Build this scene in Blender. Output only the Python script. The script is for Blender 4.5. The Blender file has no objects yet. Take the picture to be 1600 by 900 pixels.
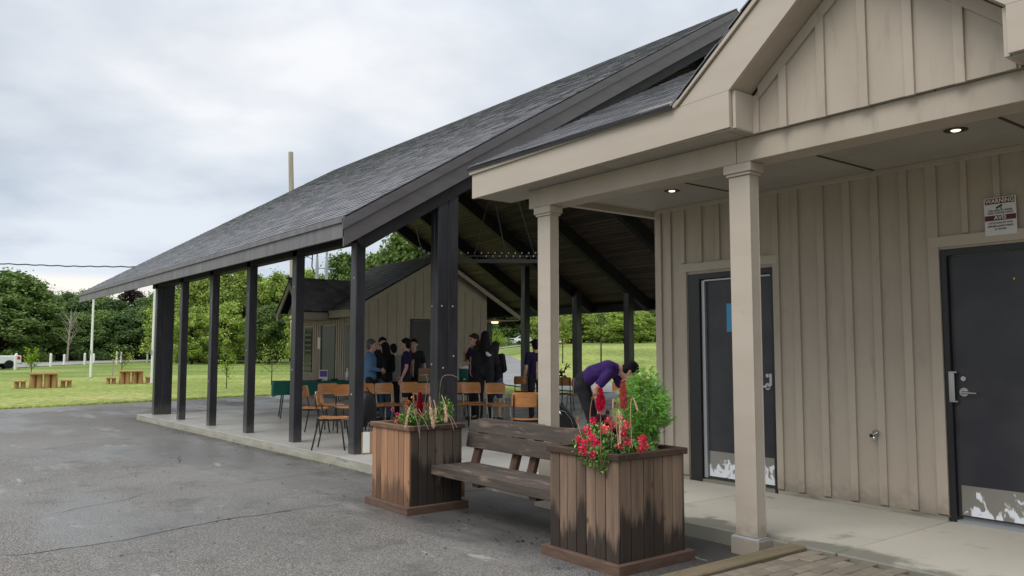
import bpy, bmesh, math, random
from mathutils import Vector, Matrix, noise
S = bpy.context.scene
C = S.collection
R = random.Random(7)
PI = math.pi
# ------------------------------------------------------------------ camera
YAW, PITCH, H, FPX = math.radians(37.71), math.radians(4.43), 1.40, 1265.0
cd = bpy.data.cameras.new('camera'); cam = bpy.data.objects.new('camera', cd); C.objects.link(cam)
cam.location = (0, 0, H); cam.rotation_euler = (PI/2 + PITCH, 0, -YAW)
cd.sensor_width = 36; cd.lens = FPX/1600*36; cd.clip_end = 4000; cd.clip_start = 0.05
S.camera = cam
# ------------------------------------------------------------------ world, sun, exposure
SUN_EL, SUN_AZ = math.radians(52), math.radians(-100)      # azimuth measured from +Y towards +X
w = bpy.data.worlds.new('World'); S.world = w; w.use_nodes = True
nt = w.node_tree; N = nt.nodes; L = nt.links; N.clear()
out = N.new('ShaderNodeOutputWorld'); bg = N.new('ShaderNodeBackground'); L.new(bg.outputs[0], out.inputs[0])
sky = N.new('ShaderNodeTexSky'); sky.sky_type = 'NISHITA'; sky.sun_disc = False
sky.sun_elevation = SUN_EL; sky.sun_rotation = SUN_AZ; sky.air_density = 1.0; sky.dust_density = 2.0
tc = N.new('ShaderNodeTexCoord'); sep = N.new('ShaderNodeSeparateXYZ'); L.new(tc.outputs['Generated'], sep.inputs[0])
def wm(op, a, b=None, c=None):
    m = N.new('ShaderNodeMath'); m.operation = op
    for i, v in enumerate((a, b, c)):
        if v is None: continue
        if isinstance(v, (int, float)): m.inputs[i].default_value = v
        else: L.new(v, m.inputs[i])
    return m.outputs[0]
zz = wm('MAXIMUM', sep.outputs[2], 0.0)
den = wm('ADD', zz, 0.22)
comb = N.new('ShaderNodeCombineXYZ'); L.new(wm('DIVIDE', sep.outputs[0], den), comb.inputs[0]); L.new(wm('DIVIDE', sep.outputs[1], den), comb.inputs[1])
def wnoise(scale, det, rough, off, dist=0.0):
    mp = N.new('ShaderNodeMapping'); L.new(comb.outputs[0], mp.inputs[0]); mp.inputs['Location'].default_value = off
    n = N.new('ShaderNodeTexNoise'); L.new(mp.outputs[0], n.inputs[0])
    n.inputs['Scale'].default_value = scale; n.inputs['Detail'].default_value = det; n.inputs['Roughness'].default_value = rough; n.inputs['Distortion'].default_value = dist
    return n.outputs[0]
big = wnoise(0.95, 3, 0.5, (3.1, 1.7, 0), 0.25)
fine = wnoise(2.6, 5, 0.52, (7.3, 2.2, 0), 0.15)
cl = wm('ADD', wm('MULTIPLY', big, 0.62), wm('MULTIPLY', fine, 0.38))
ramp = N.new('ShaderNodeValToRGB'); L.new(cl, ramp.inputs[0])
cr = ramp.color_ramp; cr.elements[0].position = 0.38; cr.elements[0].color = (0.56, 0.62, 0.70, 1)
cr.elements[1].position = 0.60; cr.elements[1].color = (0.93, 0.945, 0.97, 1)
e = cr.elements.new(0.49); e.color = (0.74, 0.78, 0.84, 1)
# lower sky a little bluer and greyer, as a rain cloud bank; a cream rift on the very horizon
lowr = N.new('ShaderNodeValToRGB'); L.new(zz, lowr.inputs[0]); lc = lowr.color_ramp
lc.elements[0].position = 0.04; lc.elements[0].color = (1.16, 1.06, 0.93, 1)
lc.elements[1].position = 0.42; lc.elements[1].color = (1.03, 1.02, 1.01, 1)
for p_, c_ in ((0.074, (1.15, 1.07, 0.96, 1)), (0.086, (0.84, 0.89, 0.95, 1)), (0.17, (0.84, 0.88, 0.925, 1)), (0.27, (1.0, 1.0, 1.0, 1))):
    q = lc.elements.new(p_); q.color = c_
mul = N.new('ShaderNodeMix'); mul.data_type = 'RGBA'; mul.blend_type = 'MULTIPLY'; mul.inputs[0].default_value = 1.0
L.new(ramp.outputs[0], mul.inputs[6]); L.new(lowr.outputs[0], mul.inputs[7])
# an overcast dome brightens smoothly from the horizon to the zenith
zen = wm('ADD', 1.0, wm('MULTIPLY', wm('MAXIMUM', wm('SUBTRACT', zz, 0.35), 0.0), 1.9))
sc_ = N.new('ShaderNodeVectorMath'); sc_.operation = 'SCALE'; L.new(mul.outputs[2], sc_.inputs[0]); L.new(zen, sc_.inputs[3])
skd = N.new('ShaderNodeVectorMath'); skd.operation = 'SCALE'; L.new(sky.outputs[0], skd.inputs[0]); skd.inputs[3].default_value = 0.08
mixs = N.new('ShaderNodeMix'); mixs.data_type = 'RGBA'; mixs.inputs[0].default_value = 0.9
L.new(skd.outputs[0], mixs.inputs[6]); L.new(sc_.outputs[0], mixs.inputs[7])
L.new(mixs.outputs[2], bg.inputs[0]); bg.inputs[1].default_value = 1.0
sl = bpy.data.lights.new('sun', 'SUN'); so = bpy.data.objects.new('sun', sl); C.objects.link(so)
sl.energy = 1.5; sl.angle = math.radians(35); sl.color = (1.0, 0.96, 0.90)
sd = Vector((math.sin(SUN_AZ)*math.cos(SUN_EL), math.cos(SUN_AZ)*math.cos(SUN_EL), math.sin(SUN_EL)))
so.rotation_euler = (-sd).to_track_quat('-Z', 'Y').to_euler()
S.view_settings.view_transform = 'Standard'; S.view_settings.look = 'None'; S.view_settings.gamma = 1
S.view_settings.exposure = 0.12

# ------------------------------------------------------------------ surveying helpers (metres, from the photograph's calibration)
_F = Vector((math.sin(YAW)*math.cos(PITCH), math.cos(YAW)*math.cos(PITCH), math.sin(PITCH)))
_R = Vector((math.cos(YAW), -math.sin(YAW), 0)); _U = _R.cross(_F)
def ray(x, y): return _F + _R*((x-800)/FPX) - _U*((y-450)/FPX)
def onz(x, y, z):
    r = ray(x, y); return Vector((0, 0, H)) + r*((z-H)/r.z)
def at(x, D, y=548):                    # the point at horizontal distance D in the direction of column x
    r = ray(x, y); t = D/math.hypot(r.x, r.y); return Vector((0, 0, H)) + r*t
def facing(pos, deg):                   # rotation so that local +Y faces the camera (0), picture right (90), away (180)
    th = math.atan2(pos[0], pos[1]); a = math.radians(deg)
    v = Vector((math.sin(th), math.cos(th))); r = Vector((math.cos(th), -math.sin(th)))
    f = -v*math.cos(a) + r*math.sin(a)
    return math.atan2(f.y, f.x) - PI/2
def smooth(a, b, x):
    t = max(0.0, min(1.0, (x-a)/(b-a))); return t*t*(3-2*t)

# ------------------------------------------------------------------ object helpers
def tag(o, label=None, cat=None, group=None, kind=None):
    if label: o['label'] = label
    if cat: o['category'] = cat
    if group: o['group'] = group
    if kind: o['kind'] = kind
    return o
def thing(name, label, cat, loc=(0, 0, 0), rz=0, group=None):
    o = bpy.data.objects.new(name, None); C.objects.link(o); o.location = loc; o.rotation_euler.z = rz
    o.empty_display_size = 0.1
    return tag(o, label, cat, group)
def link(name, me, parent=None, loc=None, rot=None):
    o = bpy.data.objects.new(name, me); C.objects.link(o)
    if parent: o.parent = parent
    if loc is not None: o.location = loc
    if rot is not None: o.rotation_euler = rot
    return o
def copy_tree(o, parent=None):
    c = o.copy(); C.objects.link(c); c.parent = parent
    for ch in list(o.children): copy_tree(ch, c)
    return c
class MB:
    def __init__(s): s.v = []; s.f = []; s.m = []; s.mats = []
    def mat(s, m):
        if m not in s.mats: s.mats.append(m)
        s.cur = s.mats.index(m); return s
    def add(s, vs, fs):
        b = len(s.v); s.v += [tuple(v) for v in vs]; s.f += [tuple(b+i for i in f) for f in fs]
        s.m += [getattr(s, 'cur', 0)]*len(fs); return s
    def box(s, a, b, M=None):
        x0, y0, z0 = a; x1, y1, z1 = b
        vs = [(x0,y0,z0),(x1,y0,z0),(x1,y1,z0),(x0,y1,z0),(x0,y0,z1),(x1,y0,z1),(x1,y1,z1),(x0,y1,z1)]
        if M: vs = [M @ Vector(v) for v in vs]
        return s.add(vs, [(0,3,2,1),(4,5,6,7),(0,1,5,4),(1,2,6,5),(2,3,7,6),(3,0,4,7)])
    def beam(s, p, q, w, h, up=(0, 0, 1)):    # rectangular bar from p to q, its top centre line along pq
        p, q = Vector(p), Vector(q); d = (q-p).normalized(); sd_ = d.cross(Vector(up)).normalized(); u = sd_.cross(d)
        vs = []
        for c in (p, q):
            for a, b in ((-1, 0), (1, 0), (1, -1), (-1, -1)): vs.append(c + sd_*w/2*a + u*h*b)
        return s.add(vs, [(0,1,2,3),(7,6,5,4),(0,4,5,1),(1,5,6,2),(2,6,7,3),(3,7,4,0)])
    def tube(s, pts, r, n=8, cap=True):
        pts = [Vector(p) for p in pts]; rs = r if isinstance(r, (list, tuple)) else [r]*len(pts)
        b = len(s.v); prev = None; vs = []
        for i, p in enumerate(pts):
            d = (pts[min(i+1, len(pts)-1)] - pts[max(i-1, 0)]).normalized()
            if prev is None: a = d.orthogonal().normalized()
            else: a = (prev - d*prev.dot(d)).normalized()
            prev = a; c = d.cross(a)
            for k in range(n):
                t = 2*PI*k/n; vs.append(p + (a*math.cos(t) + c*math.sin(t))*rs[i])
        fs = [(i*n+k, i*n+(k+1) % n, (i+1)*n+(k+1) % n, (i+1)*n+k) for i in range(len(pts)-1) for k in range(n)]
        if cap: fs += [tuple(range(n-1, -1, -1)), tuple((len(pts)-1)*n+k for k in range(n))]
        return s.add(vs, fs)
    def prism(s, poly, axis, a, b):           # poly: 2D points in the plane normal to axis, extruded a..b
        n = len(poly)
        def P3(u, v, t): return {'x': (t, u, v), 'y': (u, t, v), 'z': (u, v, t)}[axis]
        vs = [P3(u, v, a) for u, v in poly] + [P3(u, v, b) for u, v in poly]
        return s.add(vs, [tuple(range(n)), tuple(range(2*n-1, n-1, -1))] + [(i, i+n, (i+1) % n+n, (i+1) % n) for i in range(n)])
    def lathe(s, prof, n=16, c=(0, 0, 0)):
        vs = [(c[0]+r*math.cos(2*PI*k/n), c[1]+r*math.sin(2*PI*k/n), c[2]+z) for r, z in prof for k in range(n)]
        fs = [(i*n+k, i*n+(k+1) % n, (i+1)*n+(k+1) % n, (i+1)*n+k) for i in range(len(prof)-1) for k in range(n)]
        fs += [tuple(range(n-1, -1, -1)), tuple((len(prof)-1)*n+k for k in range(n))]
        return s.add(vs, fs)
    def ball(s, c, r, n=8, m=6):
        if not isinstance(r, (tuple, list)): r = (r, r, r)
        c = Vector(c); vs = [c+Vector((0, 0, r[2]))]
        for i in range(1, m):
            for k in range(n):
                a = PI*i/m; t = 2*PI*k/n
                vs.append(c+Vector((r[0]*math.sin(a)*math.cos(t), r[1]*math.sin(a)*math.sin(t), r[2]*math.cos(a))))
        vs.append(c-Vector((0, 0, r[2]))); e = len(vs)-1
        fs = [(0, 1+k, 1+(k+1) % n) for k in range(n)]
        for i in range(m-2): fs += [(1+i*n+k, 1+(i+1)*n+k, 1+(i+1)*n+(k+1) % n, 1+i*n+(k+1) % n) for k in range(n)]
        fs += [(1+(m-2)*n+k, e, 1+(m-2)*n+(k+1) % n) for k in range(n)]
        return s.add(vs, fs)
    def me(s, name, mat=None, smooth_=False, bevel=0, fix=True):
        m = bpy.data.meshes.new(name); m.from_pydata(s.v, [], s.f)
        if s.mats:
            for q in s.mats: m.materials.append(q)
            m.polygons.foreach_set('material_index', s.m)
        elif mat: m.materials.append(mat)
        if fix or bevel:
            bm = bmesh.new(); bm.from_mesh(m); bmesh.ops.recalc_face_normals(bm, faces=bm.faces)
            if bevel: bmesh.ops.bevel(bm, geom=list(bm.edges), offset=bevel, segments=1, affect='EDGES', clamp_overlap=True)
            bm.to_mesh(m); bm.free()
        if smooth_: m.polygons.foreach_set('use_smooth', [True]*len(m.polygons))
        m.update(); return m
    def build(s, name, mat=None, parent=None, smooth_=False, bevel=0, fix=True, loc=None, rot=None):
        return link(name, s.me(name, mat, smooth_, bevel, fix), parent, loc, rot)

# ------------------------------------------------------------------ materials
def material(name, base, rough=0.7, spec=0.4, var=None, vscale=(8, 8, 8), vamt=0.5, detail=4, bump=0.0, bscale=60, bdist=0.003,
             metal=0.0, rand=0.0, island=0.0, speck=None, emit=None, stain=None, rvar=None, coat=0, trans=0):
    m = bpy.data.materials.new(name); m.use_nodes = True
    t = m.node_tree; n = t.nodes; l = t.links; p = n['Principled BSDF']
    p.inputs['Roughness'].default_value = rough; p.inputs['Metallic'].default_value = metal
    p.inputs['Specular IOR Level'].default_value = spec
    co = n.new('ShaderNodeTexCoord').outputs['Object']
    # offset coordinates per object so that copies do not repeat
    oi = n.new('ShaderNodeObjectInfo')
    ad = n.new('ShaderNodeVectorMath'); ad.operation = 'ADD'; l.new(co, ad.inputs[0])
    sc = n.new('ShaderNodeVectorMath'); sc.operation = 'SCALE'; sc.inputs[0].default_value = (37, 19, 23); l.new(oi.outputs['Random'], sc.inputs[3]); l.new(sc.outputs[0], ad.inputs[1])
    vec = ad.outputs[0]
    def nz(scale, det=4, ro=0.55, dist=0):
        mp = n.new('ShaderNodeMapping'); l.new(vec, mp.inputs[0])
        mp.inputs['Scale'].default_value = scale if isinstance(scale, tuple) else (scale,)*3
        q = n.new('ShaderNodeTexNoise'); l.new(mp.outputs[0], q.inputs[0]); q.inputs['Scale'].default_value = 1
        q.inputs['Detail'].default_value = det; q.inputs['Roughness'].default_value = ro; q.inputs['Distortion'].default_value = dist
        return q.outputs[0]
    def rmp(src, a, b, ca=(0, 0, 0, 1), cb=(1, 1, 1, 1)):
        r_ = n.new('ShaderNodeValToRGB'); l.new(src, r_.inputs[0]); r_.color_ramp.elements[0].position = a; r_.color_ramp.elements[1].position = b
        r_.color_ramp.elements[0].color = ca; r_.color_ramp.elements[1].color = cb; return r_.outputs[0]
    def mix(fac, a, b, mode='MIX'):
        x = n.new('ShaderNodeMix'); x.data_type = 'RGBA'; x.blend_type = mode
        if isinstance(fac, (int, float)): x.inputs[0].default_value = fac
        else: l.new(fac, x.inputs[0])
        for i, v in ((6, a), (7, b)):
            if isinstance(v, tuple): x.inputs[i].default_value = v if len(v) == 4 else (*v, 1)
            else: l.new(v, x.inputs[i])
        return x.outputs[2]
    col = tuple(base)
    if var: col = mix(rmp(nz(vscale, detail), 0.5-0.5*vamt*0.6, 0.5+0.5*vamt*0.6), col, tuple(var))
    if speck:
        vo = n.new('ShaderNodeTexNoise'); l.new(vec, vo.inputs[0]); vo.inputs['Scale'].default_value = speck[0]; vo.inputs['Detail'].default_value = 2
        col = mix(rmp(vo.outputs[0], speck[2], speck[3]), col, tuple(speck[1]))
    if stain:                                   # (scale, colour, lo, hi, amount)
        for st in (stain if isinstance(stain, list) else [stain]):
            f = rmp(nz(st[0], 5, 0.6), st[2], st[3]); mm = n.new('ShaderNodeMath'); mm.operation = 'MULTIPLY'; l.new(f, mm.inputs[0]); mm.inputs[1].default_value = st[4]
            col = mix(mm.outputs[0], col, tuple(st[1]))
    if rand or island:
        src = oi.outputs['Random'] if rand else n.new('ShaderNodeNewGeometry').outputs['Random Per Island']
        a = rand or island
        mr = n.new('ShaderNodeMapRange'); l.new(src, mr.inputs[0]); mr.inputs[3].default_value = 1-a; mr.inputs[4].default_value = 1+a
        hs = n.new('ShaderNodeHueSaturation'); l.new(mr.outputs[0], hs.inputs['Value'])
        if isinstance(col, tuple): hs.inputs['Color'].default_value = (*col, 1)
        else: l.new(col, hs.inputs['Color'])
        col = hs.outputs[0]
    if isinstance(col, tuple): p.inputs['Base Color'].default_value = (*col, 1)
    else: l.new(col, p.inputs['Base Color'])
    if rvar:
        mr = n.new('ShaderNodeMapRange'); l.new(nz(rvar[0], 4), mr.inputs[0]); mr.inputs[1].default_value = rvar[3] if len(rvar) > 3 else 0.35; mr.inputs[2].default_value = rvar[4] if len(rvar) > 4 else 0.65
        mr.inputs[3].default_value = rvar[1]; mr.inputs[4].default_value = rvar[2]; l.new(mr.outputs[0], p.inputs['Roughness'])
    if bump:
        b = n.new('ShaderNodeBump'); b.inputs['Strength'].default_value = bump; b.inputs['Distance'].default_value = bdist
        l.new(nz(bscale, 4), b.inputs['Height']); l.new(b.outputs[0], p.inputs['Normal'])
    if coat: p.inputs['Coat Weight'].default_value = coat
    if emit: p.inputs['Emission Color'].default_value = (*emit[0], 1); p.inputs['Emission Strength'].default_value = emit[1]
    m['_'] = 1
    return m
mt = material
M = dict(
    beige=mt('beige_paint', (0.425, 0.368, 0.298), 0.55, 0.35, var=(0.38, 0.328, 0.265), vscale=(3, 3, 1.2), bump=0.15, bscale=(40, 40, 12), bdist=0.002, rand=0.03, stain=((9, 9, 2.2), (0.26, 0.225, 0.175), 0.58, 0.76, 0.5)),
    beige_trim=mt('beige_trim_paint', (0.465, 0.41, 0.34), 0.5, 0.35, var=(0.43, 0.375, 0.307), vscale=(2, 1, 5), bump=0.12, bscale=(30, 8, 60), bdist=0.0015, rand=0.02, stain=((14, 14, 14), (0.22, 0.19, 0.15), 0.70, 0.78, 0.5)),
    beige_dull=mt('shed_beige_paint', (0.52, 0.44, 0.345), 0.6, 0.3, var=(0.43, 0.375, 0.30), vscale=(2, 2, 1), bump=0.1, bscale=20, rand=0.03),
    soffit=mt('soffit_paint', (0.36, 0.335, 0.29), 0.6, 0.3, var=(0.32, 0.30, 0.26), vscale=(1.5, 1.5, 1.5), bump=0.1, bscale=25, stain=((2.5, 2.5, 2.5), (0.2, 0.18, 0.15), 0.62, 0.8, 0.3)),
    black=mt('black_timber_paint', (0.018, 0.018, 0.022), 0.42, 0.45, var=(0.03, 0.03, 0.036), vscale=(12, 12, 2), bump=0.3, bscale=(50, 50, 8), bdist=0.002, stain=((20, 20, 30), (0.25, 0.25, 0.27), 0.76, 0.8, 0.7), rvar=((4, 4, 1), 0.3, 0.55)),
    black_under=mt('dark_stained_rafter', (0.012, 0.012, 0.014), 0.6, 0.3, var=(0.02, 0.019, 0.02), vscale=(3, 3, 3), bump=0.2, bscale=20),
    fascia=mt('charcoal_fascia_paint', (0.095, 0.086, 0.09), 0.45, 0.4, var=(0.12, 0.11, 0.113), vscale=(2, 0.7, 6), bump=0.15, bscale=(30, 4, 60), bdist=0.002, stain=[((14, 14, 14), (0.3, 0.3, 0.31), 0.76, 0.8, 0.8)]),
    eave=mt('weathered_charcoal_eave_paint', (0.17, 0.165, 0.17), 0.5, 0.4, var=(0.12, 0.115, 0.12), vscale=(4, 5, 0.6), bump=0.15, bscale=(30, 20, 8), bdist=0.002, stain=[((3, 9, 0.5), (0.36, 0.36, 0.37), 0.60, 0.75, 0.5)]),
    shingle=mt('charcoal_asphalt_shingle', (0.09, 0.092, 0.102), 0.6, 0.5, var=(0.145, 0.147, 0.16), vscale=(5, 3, 5), vamt=0.8, speck=(420, (0.26, 0.27, 0.30), 0.56, 0.70), bump=0.6, bscale=220, bdist=0.002, rand=0.22),
    shingle_s=mt('charcoal_asphalt_shingle_field', (0.09, 0.092, 0.102), 0.6, 0.5, var=(0.145, 0.147, 0.16), vscale=(5, 3, 5), vamt=0.8, speck=(420, (0.26, 0.27, 0.30), 0.56, 0.70), bump=0.6, bscale=220, bdist=0.002, island=0.22),
    felt=mt('roof_felt', (0.03, 0.03, 0.034), 0.8, 0.2, bump=0.2, bscale=60),
    plank=mt('brown_ceiling_plank', (0.135, 0.10, 0.088), 0.7, 0.25, var=(0.075, 0.057, 0.05), vscale=(7, 1.0, 7), vamt=0.8, bump=0.4, bscale=(60, 5, 60), rand=0.28),
    concrete=mt('concrete_slab', (0.50, 0.475, 0.405), 0.75, 0.3, var=(0.42, 0.395, 0.335), vscale=(0.9, 0.9, 0.9), vamt=0.8, speck=(180, (0.22, 0.2, 0.17), 0.62, 0.75), bump=0.25, bscale=90, rand=0.05,
                stain=[((3.2, 3.2, 3.2), (0.13, 0.13, 0.115), 0.60, 0.72, 0.5), ((30, 30, 30), (0.1, 0.09, 0.08), 0.70, 0.76, 0.6)]),
    pav_conc=mt('pavilion_floor_concrete', (0.37, 0.355, 0.325), 0.55, 0.35, var=(0.29, 0.28, 0.255), vscale=(0.5, 0.8, 0.5), vamt=0.8, bump=0.2, bscale=60, rand=0.04, stain=((2.2, 2.2, 2.2), (0.15, 0.145, 0.13), 0.60, 0.75, 0.5), rvar=((0.8, 0.8, 0.8), 0.35, 0.7)),
    kerbface=mt('mossy_concrete_edge', (0.36, 0.34, 0.29), 0.85, 0.2, var=(0.23, 0.22, 0.17), vscale=(3, 2.2, 9), vamt=0.9, bump=0.6, bscale=40, bdist=0.006, stain=((3, 1.5, 14), (0.06, 0.07, 0.04), 0.55, 0.72, 0.7)),
    paver=mt('tan_concrete_paver', (0.245, 0.205, 0.16), 0.85, 0.25, var=(0.17, 0.145, 0.115), vscale=(9, 9, 9), vamt=0.8, speck=(260, (0.16, 0.13, 0.1), 0.6, 0.72), bump=0.5, bscale=160, rand=0.16),
    joint=mt('paver_joint_sand', (0.12, 0.10, 0.075), 0.95, 0.1, var=(0.07, 0.075, 0.04), vscale=(6, 6, 6), bump=0.6, bscale=120),
    sleeper=mt('mossy_timber_edging', (0.20, 0.155, 0.10), 0.85, 0.2, var=(0.12, 0.105, 0.065), vscale=(2, 14, 14), vamt=0.9, bump=0.8, bscale=(8, 60, 60), bdist=0.004, stain=((5, 12, 12), (0.05, 0.04, 0.03), 0.6, 0.72, 0.7)),
    cedar_fresh=None,
    door=mt('charcoal_door_paint', (0.022, 0.023, 0.032), 0.38, 0.45, var=(0.043, 0.044, 0.05), vscale=(2, 2, 2), bump=0.06, bscale=60, bdist=0.001, stain=((38, 38, 38), (0.16, 0.15, 0.15), 0.735, 0.77, 0.5)),
    frame=mt('black_door_frame_paint', (0.015, 0.015, 0.018), 0.4, 0.45, bump=0.05, bscale=40),
    steel=mt('brushed_steel', (0.55, 0.55, 0.56), 0.33, 0.5, metal=1.0, var=(0.45, 0.45, 0.46), vscale=(3, 60, 3), bump=0.05, bscale=(3, 80, 3)),
    film=mt('white_peeled_film', (0.75, 0.78, 0.82), 0.5, 0.4),
    alu=mt('aluminium_strip', (0.42, 0.43, 0.45), 0.4, 0.5, metal=0.5),
    ply=mt('varnished_plywood', (0.50, 0.22, 0.065), 0.38, 0.5, var=(0.38, 0.15, 0.04), vscale=(5, 30, 30), vamt=0.8, bump=0.05, bscale=(10, 60, 60), rand=0.12, coat=0.4),
    tube_dark=mt('dark_chair_tube', (0.03, 0.027, 0.025), 0.4, 0.5, metal=0.3),
    tube_pale=mt('pale_chair_tube', (0.36, 0.34, 0.30), 0.4, 0.5, metal=0.3),
    green_cloth=mt('green_tablecloth', (0.01, 0.085, 0.062), 0.75, 0.25, var=(0.012, 0.11, 0.08), vscale=(6, 6, 3), bump=0.4, bscale=9, bdist=0.02),
    white=mt('white_paint', (0.78, 0.78, 0.77), 0.45, 0.4, var=(0.68, 0.68, 0.66), vscale=(4, 4, 1), bump=0.05, bscale=40),
    white_plastic=mt('white_plastic', (0.72, 0.73, 0.74), 0.35, 0.5),
    purple_card=mt('purple_print', (0.14, 0.08, 0.30), 0.5, 0.4),
    red_pl=mt('red_plastic', (0.35, 0.02, 0.02), 0.4, 0.5), teal=mt('teal_plastic', (0.012, 0.11, 0.10), 0.35, 0.5, var=(0.02, 0.14, 0.12)),
    navy=mt('dark_navy_dish', (0.02, 0.04, 0.06), 0.4, 0.5), card=mt('brown_cardboard', (0.40, 0.27, 0.16), 0.85, 0.2, var=(0.34, 0.23, 0.13), vscale=(3, 3, 10)),
    bag=mt('black_nylon', (0.012, 0.012, 0.014), 0.55, 0.4, bump=0.3, bscale=30, bdist=0.006),
    skin=mt('skin', (0.56, 0.34, 0.25), 0.5, 0.4, var=(0.50, 0.29, 0.21), vscale=(12, 12, 12), bump=0.05, bscale=60),
    hair=mt('black_hair', (0.007, 0.006, 0.007), 0.7, 0.2, bump=0.3, bscale=(140, 140, 20), bdist=0.002),
    hair_b=mt('dark_brown_hair', (0.028, 0.016, 0.011), 0.7, 0.2, bump=0.3, bscale=(140, 140, 20), bdist=0.004),
    hair_g=mt('greying_hair', (0.09, 0.08, 0.075), 0.55, 0.4, bump=0.6, bscale=(140, 140, 20), bdist=0.004),
    purple=mt('purple_cotton', (0.062, 0.028, 0.155), 0.85, 0.15, var=(0.045, 0.02, 0.115), vscale=(5, 5, 5), bump=0.8, bscale=13, bdist=0.022),
    navyp=mt('navy_purple_cotton', (0.024, 0.018, 0.055), 0.85, 0.15, bump=0.8, bscale=13, bdist=0.022),
    blackc=mt('black_cotton', (0.018, 0.018, 0.021), 0.85, 0.15, var=(0.03, 0.029, 0.034), bump=0.8, bscale=13, bdist=0.022),
    bluec=mt('light_blue_jacket', (0.11, 0.22, 0.37), 0.7, 0.2, var=(0.08, 0.17, 0.30), vscale=(6, 6, 4), bump=0.6, bscale=12, bdist=0.014),
    greyc=mt('grey_jersey', (0.24, 0.24, 0.235), 0.85, 0.15, bump=0.8, bscale=13, bdist=0.022),
    maroon=mt('maroon_cotton', (0.12, 0.02, 0.03), 0.85, 0.15),
    jean=mt('blue_denim', (0.05, 0.085, 0.15), 0.85, 0.15, var=(0.08, 0.12, 0.19), bump=0.3, bscale=30),
    shoe=mt('dark_shoe', (0.02, 0.02, 0.022), 0.5, 0.4), shoe_w=mt('white_sole', (0.6, 0.6, 0.6), 0.5, 0.4), eye=mt('dark_eye', (0.01, 0.008, 0.006), 0.2, 0.5), lip=mt('lip', (0.30, 0.10, 0.085), 0.5, 0.4),
    sign_w=mt('sign_white', (0.62, 0.62, 0.61), 0.45, 0.4), sign_m=mt('sign_maroon', (0.10, 0.012, 0.02), 0.45, 0.4), sign_k=mt('sign_black_ink', (0.02, 0.02, 0.02), 0.5, 0.3), sign_t=mt('sign_white_ink', (0.7, 0.7, 0.7), 0.5, 0.3),
    notice_b=mt('notice_blue', (0.05, 0.30, 0.55), 0.4, 0.4), brass=mt('brass', (0.55, 0.36, 0.10), 0.3, 0.5, metal=0.9), chrome=mt('chrome', (0.6, 0.6, 0.6), 0.15, 0.5, metal=1.0),
    lamp=mt('lamp_glow', (0.9, 0.8, 0.6), 0.4, 0.4, emit=((1.0, 0.84, 0.6), 2.2)), lamp_warm=mt('warm_lamp_glow', (0.9, 0.7, 0.4), 0.4, 0.4, emit=((1.0, 0.62, 0.22), 3.0)), lamp_hole=mt('dark_lamp_baffle', (0.02, 0.02, 0.02), 0.5, 0.4),
    bulb=mt('clear_bulb', (0.55, 0.53, 0.48), 0.15, 0.6), pole=mt('weathered_pole_wood', (0.42, 0.37, 0.31), 0.85, 0.2, var=(0.32, 0.28, 0.23), vscale=(10, 10, 0.6), bump=0.5, bscale=(40, 40, 3)),
    wire=mt('black_cable', (0.02, 0.02, 0.022), 0.6, 0.3), galv=mt('galvanised_steel', (0.33, 0.35, 0.37), 0.5, 0.5, metal=0.4),
    bark=mt('tree_bark', (0.085, 0.065, 0.05), 0.9, 0.15, var=(0.05, 0.04, 0.03), vscale=(8, 8, 2), bump=0.6, bscale=18, bdist=0.02),
    stem=mt('green_stem', (0.07, 0.13, 0.035), 0.6, 0.3), stem_p=mt('pinkish_stem', (0.26, 0.14, 0.13), 0.6, 0.3), crimson_b=mt('bright_crimson_plume', (0.60, 0.012, 0.07), 0.7, 0.2, island=0.4), coral_d=mt('dusty_coral_plume', (0.55, 0.12, 0.10), 0.7, 0.2, island=0.4), tan=mt('tan_seed_plume', (0.48, 0.32, 0.21), 0.85, 0.15, island=0.25),
    leaf_a=mt('flower_leaf', (0.16, 0.29, 0.06), 0.5, 0.35, island=0.45), leaf_f=mt('feathery_leaf', (0.17, 0.38, 0.05), 0.55, 0.3, island=0.5, var=(0.11, 0.27, 0.035), vscale=(9, 9, 9), vamt=0.9), leaf_r=mt('burgundy_leaf', (0.07, 0.02, 0.025), 0.5, 0.35, island=0.4),
    red=mt('red_petal', (0.78, 0.045, 0.14), 0.5, 0.3, island=0.35), coral=mt('coral_petal', (0.80, 0.17, 0.16), 0.5, 0.3, island=0.35), crimson=mt('crimson_plume', (0.30, 0.004, 0.022), 0.8, 0.2, island=0.4), yellow=mt('pale_yellow_petal', (0.72, 0.66, 0.20), 0.5, 0.3, island=0.15), orange=mt('orange_petal', (0.6, 0.2, 0.04), 0.5, 0.3, island=0.3),
    soil=mt('potting_soil', (0.03, 0.022, 0.016), 0.95, 0.1, var=(0.06, 0.045, 0.03), vscale=(30, 30, 30), bump=0.8, bscale=60, bdist=0.01),
    carpaint_w=mt('white_car_paint', (0.72, 0.73, 0.74), 0.3, 0.5, coat=0.6), carpaint_d=mt('dark_car_paint', (0.05, 0.055, 0.065), 0.3, 0.5, coat=0.6), glass=mt('dark_car_glass', (0.03, 0.035, 0.04), 0.08, 0.6), tyre=mt('tyre_rubber', (0.015, 0.015, 0.015), 0.8, 0.2), tail=mt('red_tail_lamp', (0.45, 0.01, 0.015), 0.3, 0.5),
    terracotta=mt('orange_brown_cladding', (0.36, 0.13, 0.07), 0.8, 0.2, var=(0.30, 0.11, 0.06)), straw=mt('cut_timber', (0.46, 0.27, 0.12), 0.8, 0.2, var=(0.34, 0.19, 0.08), vscale=(6, 6, 1.5), bump=0.5, bscale=(30, 30, 5), rand=0.15),
)
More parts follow.
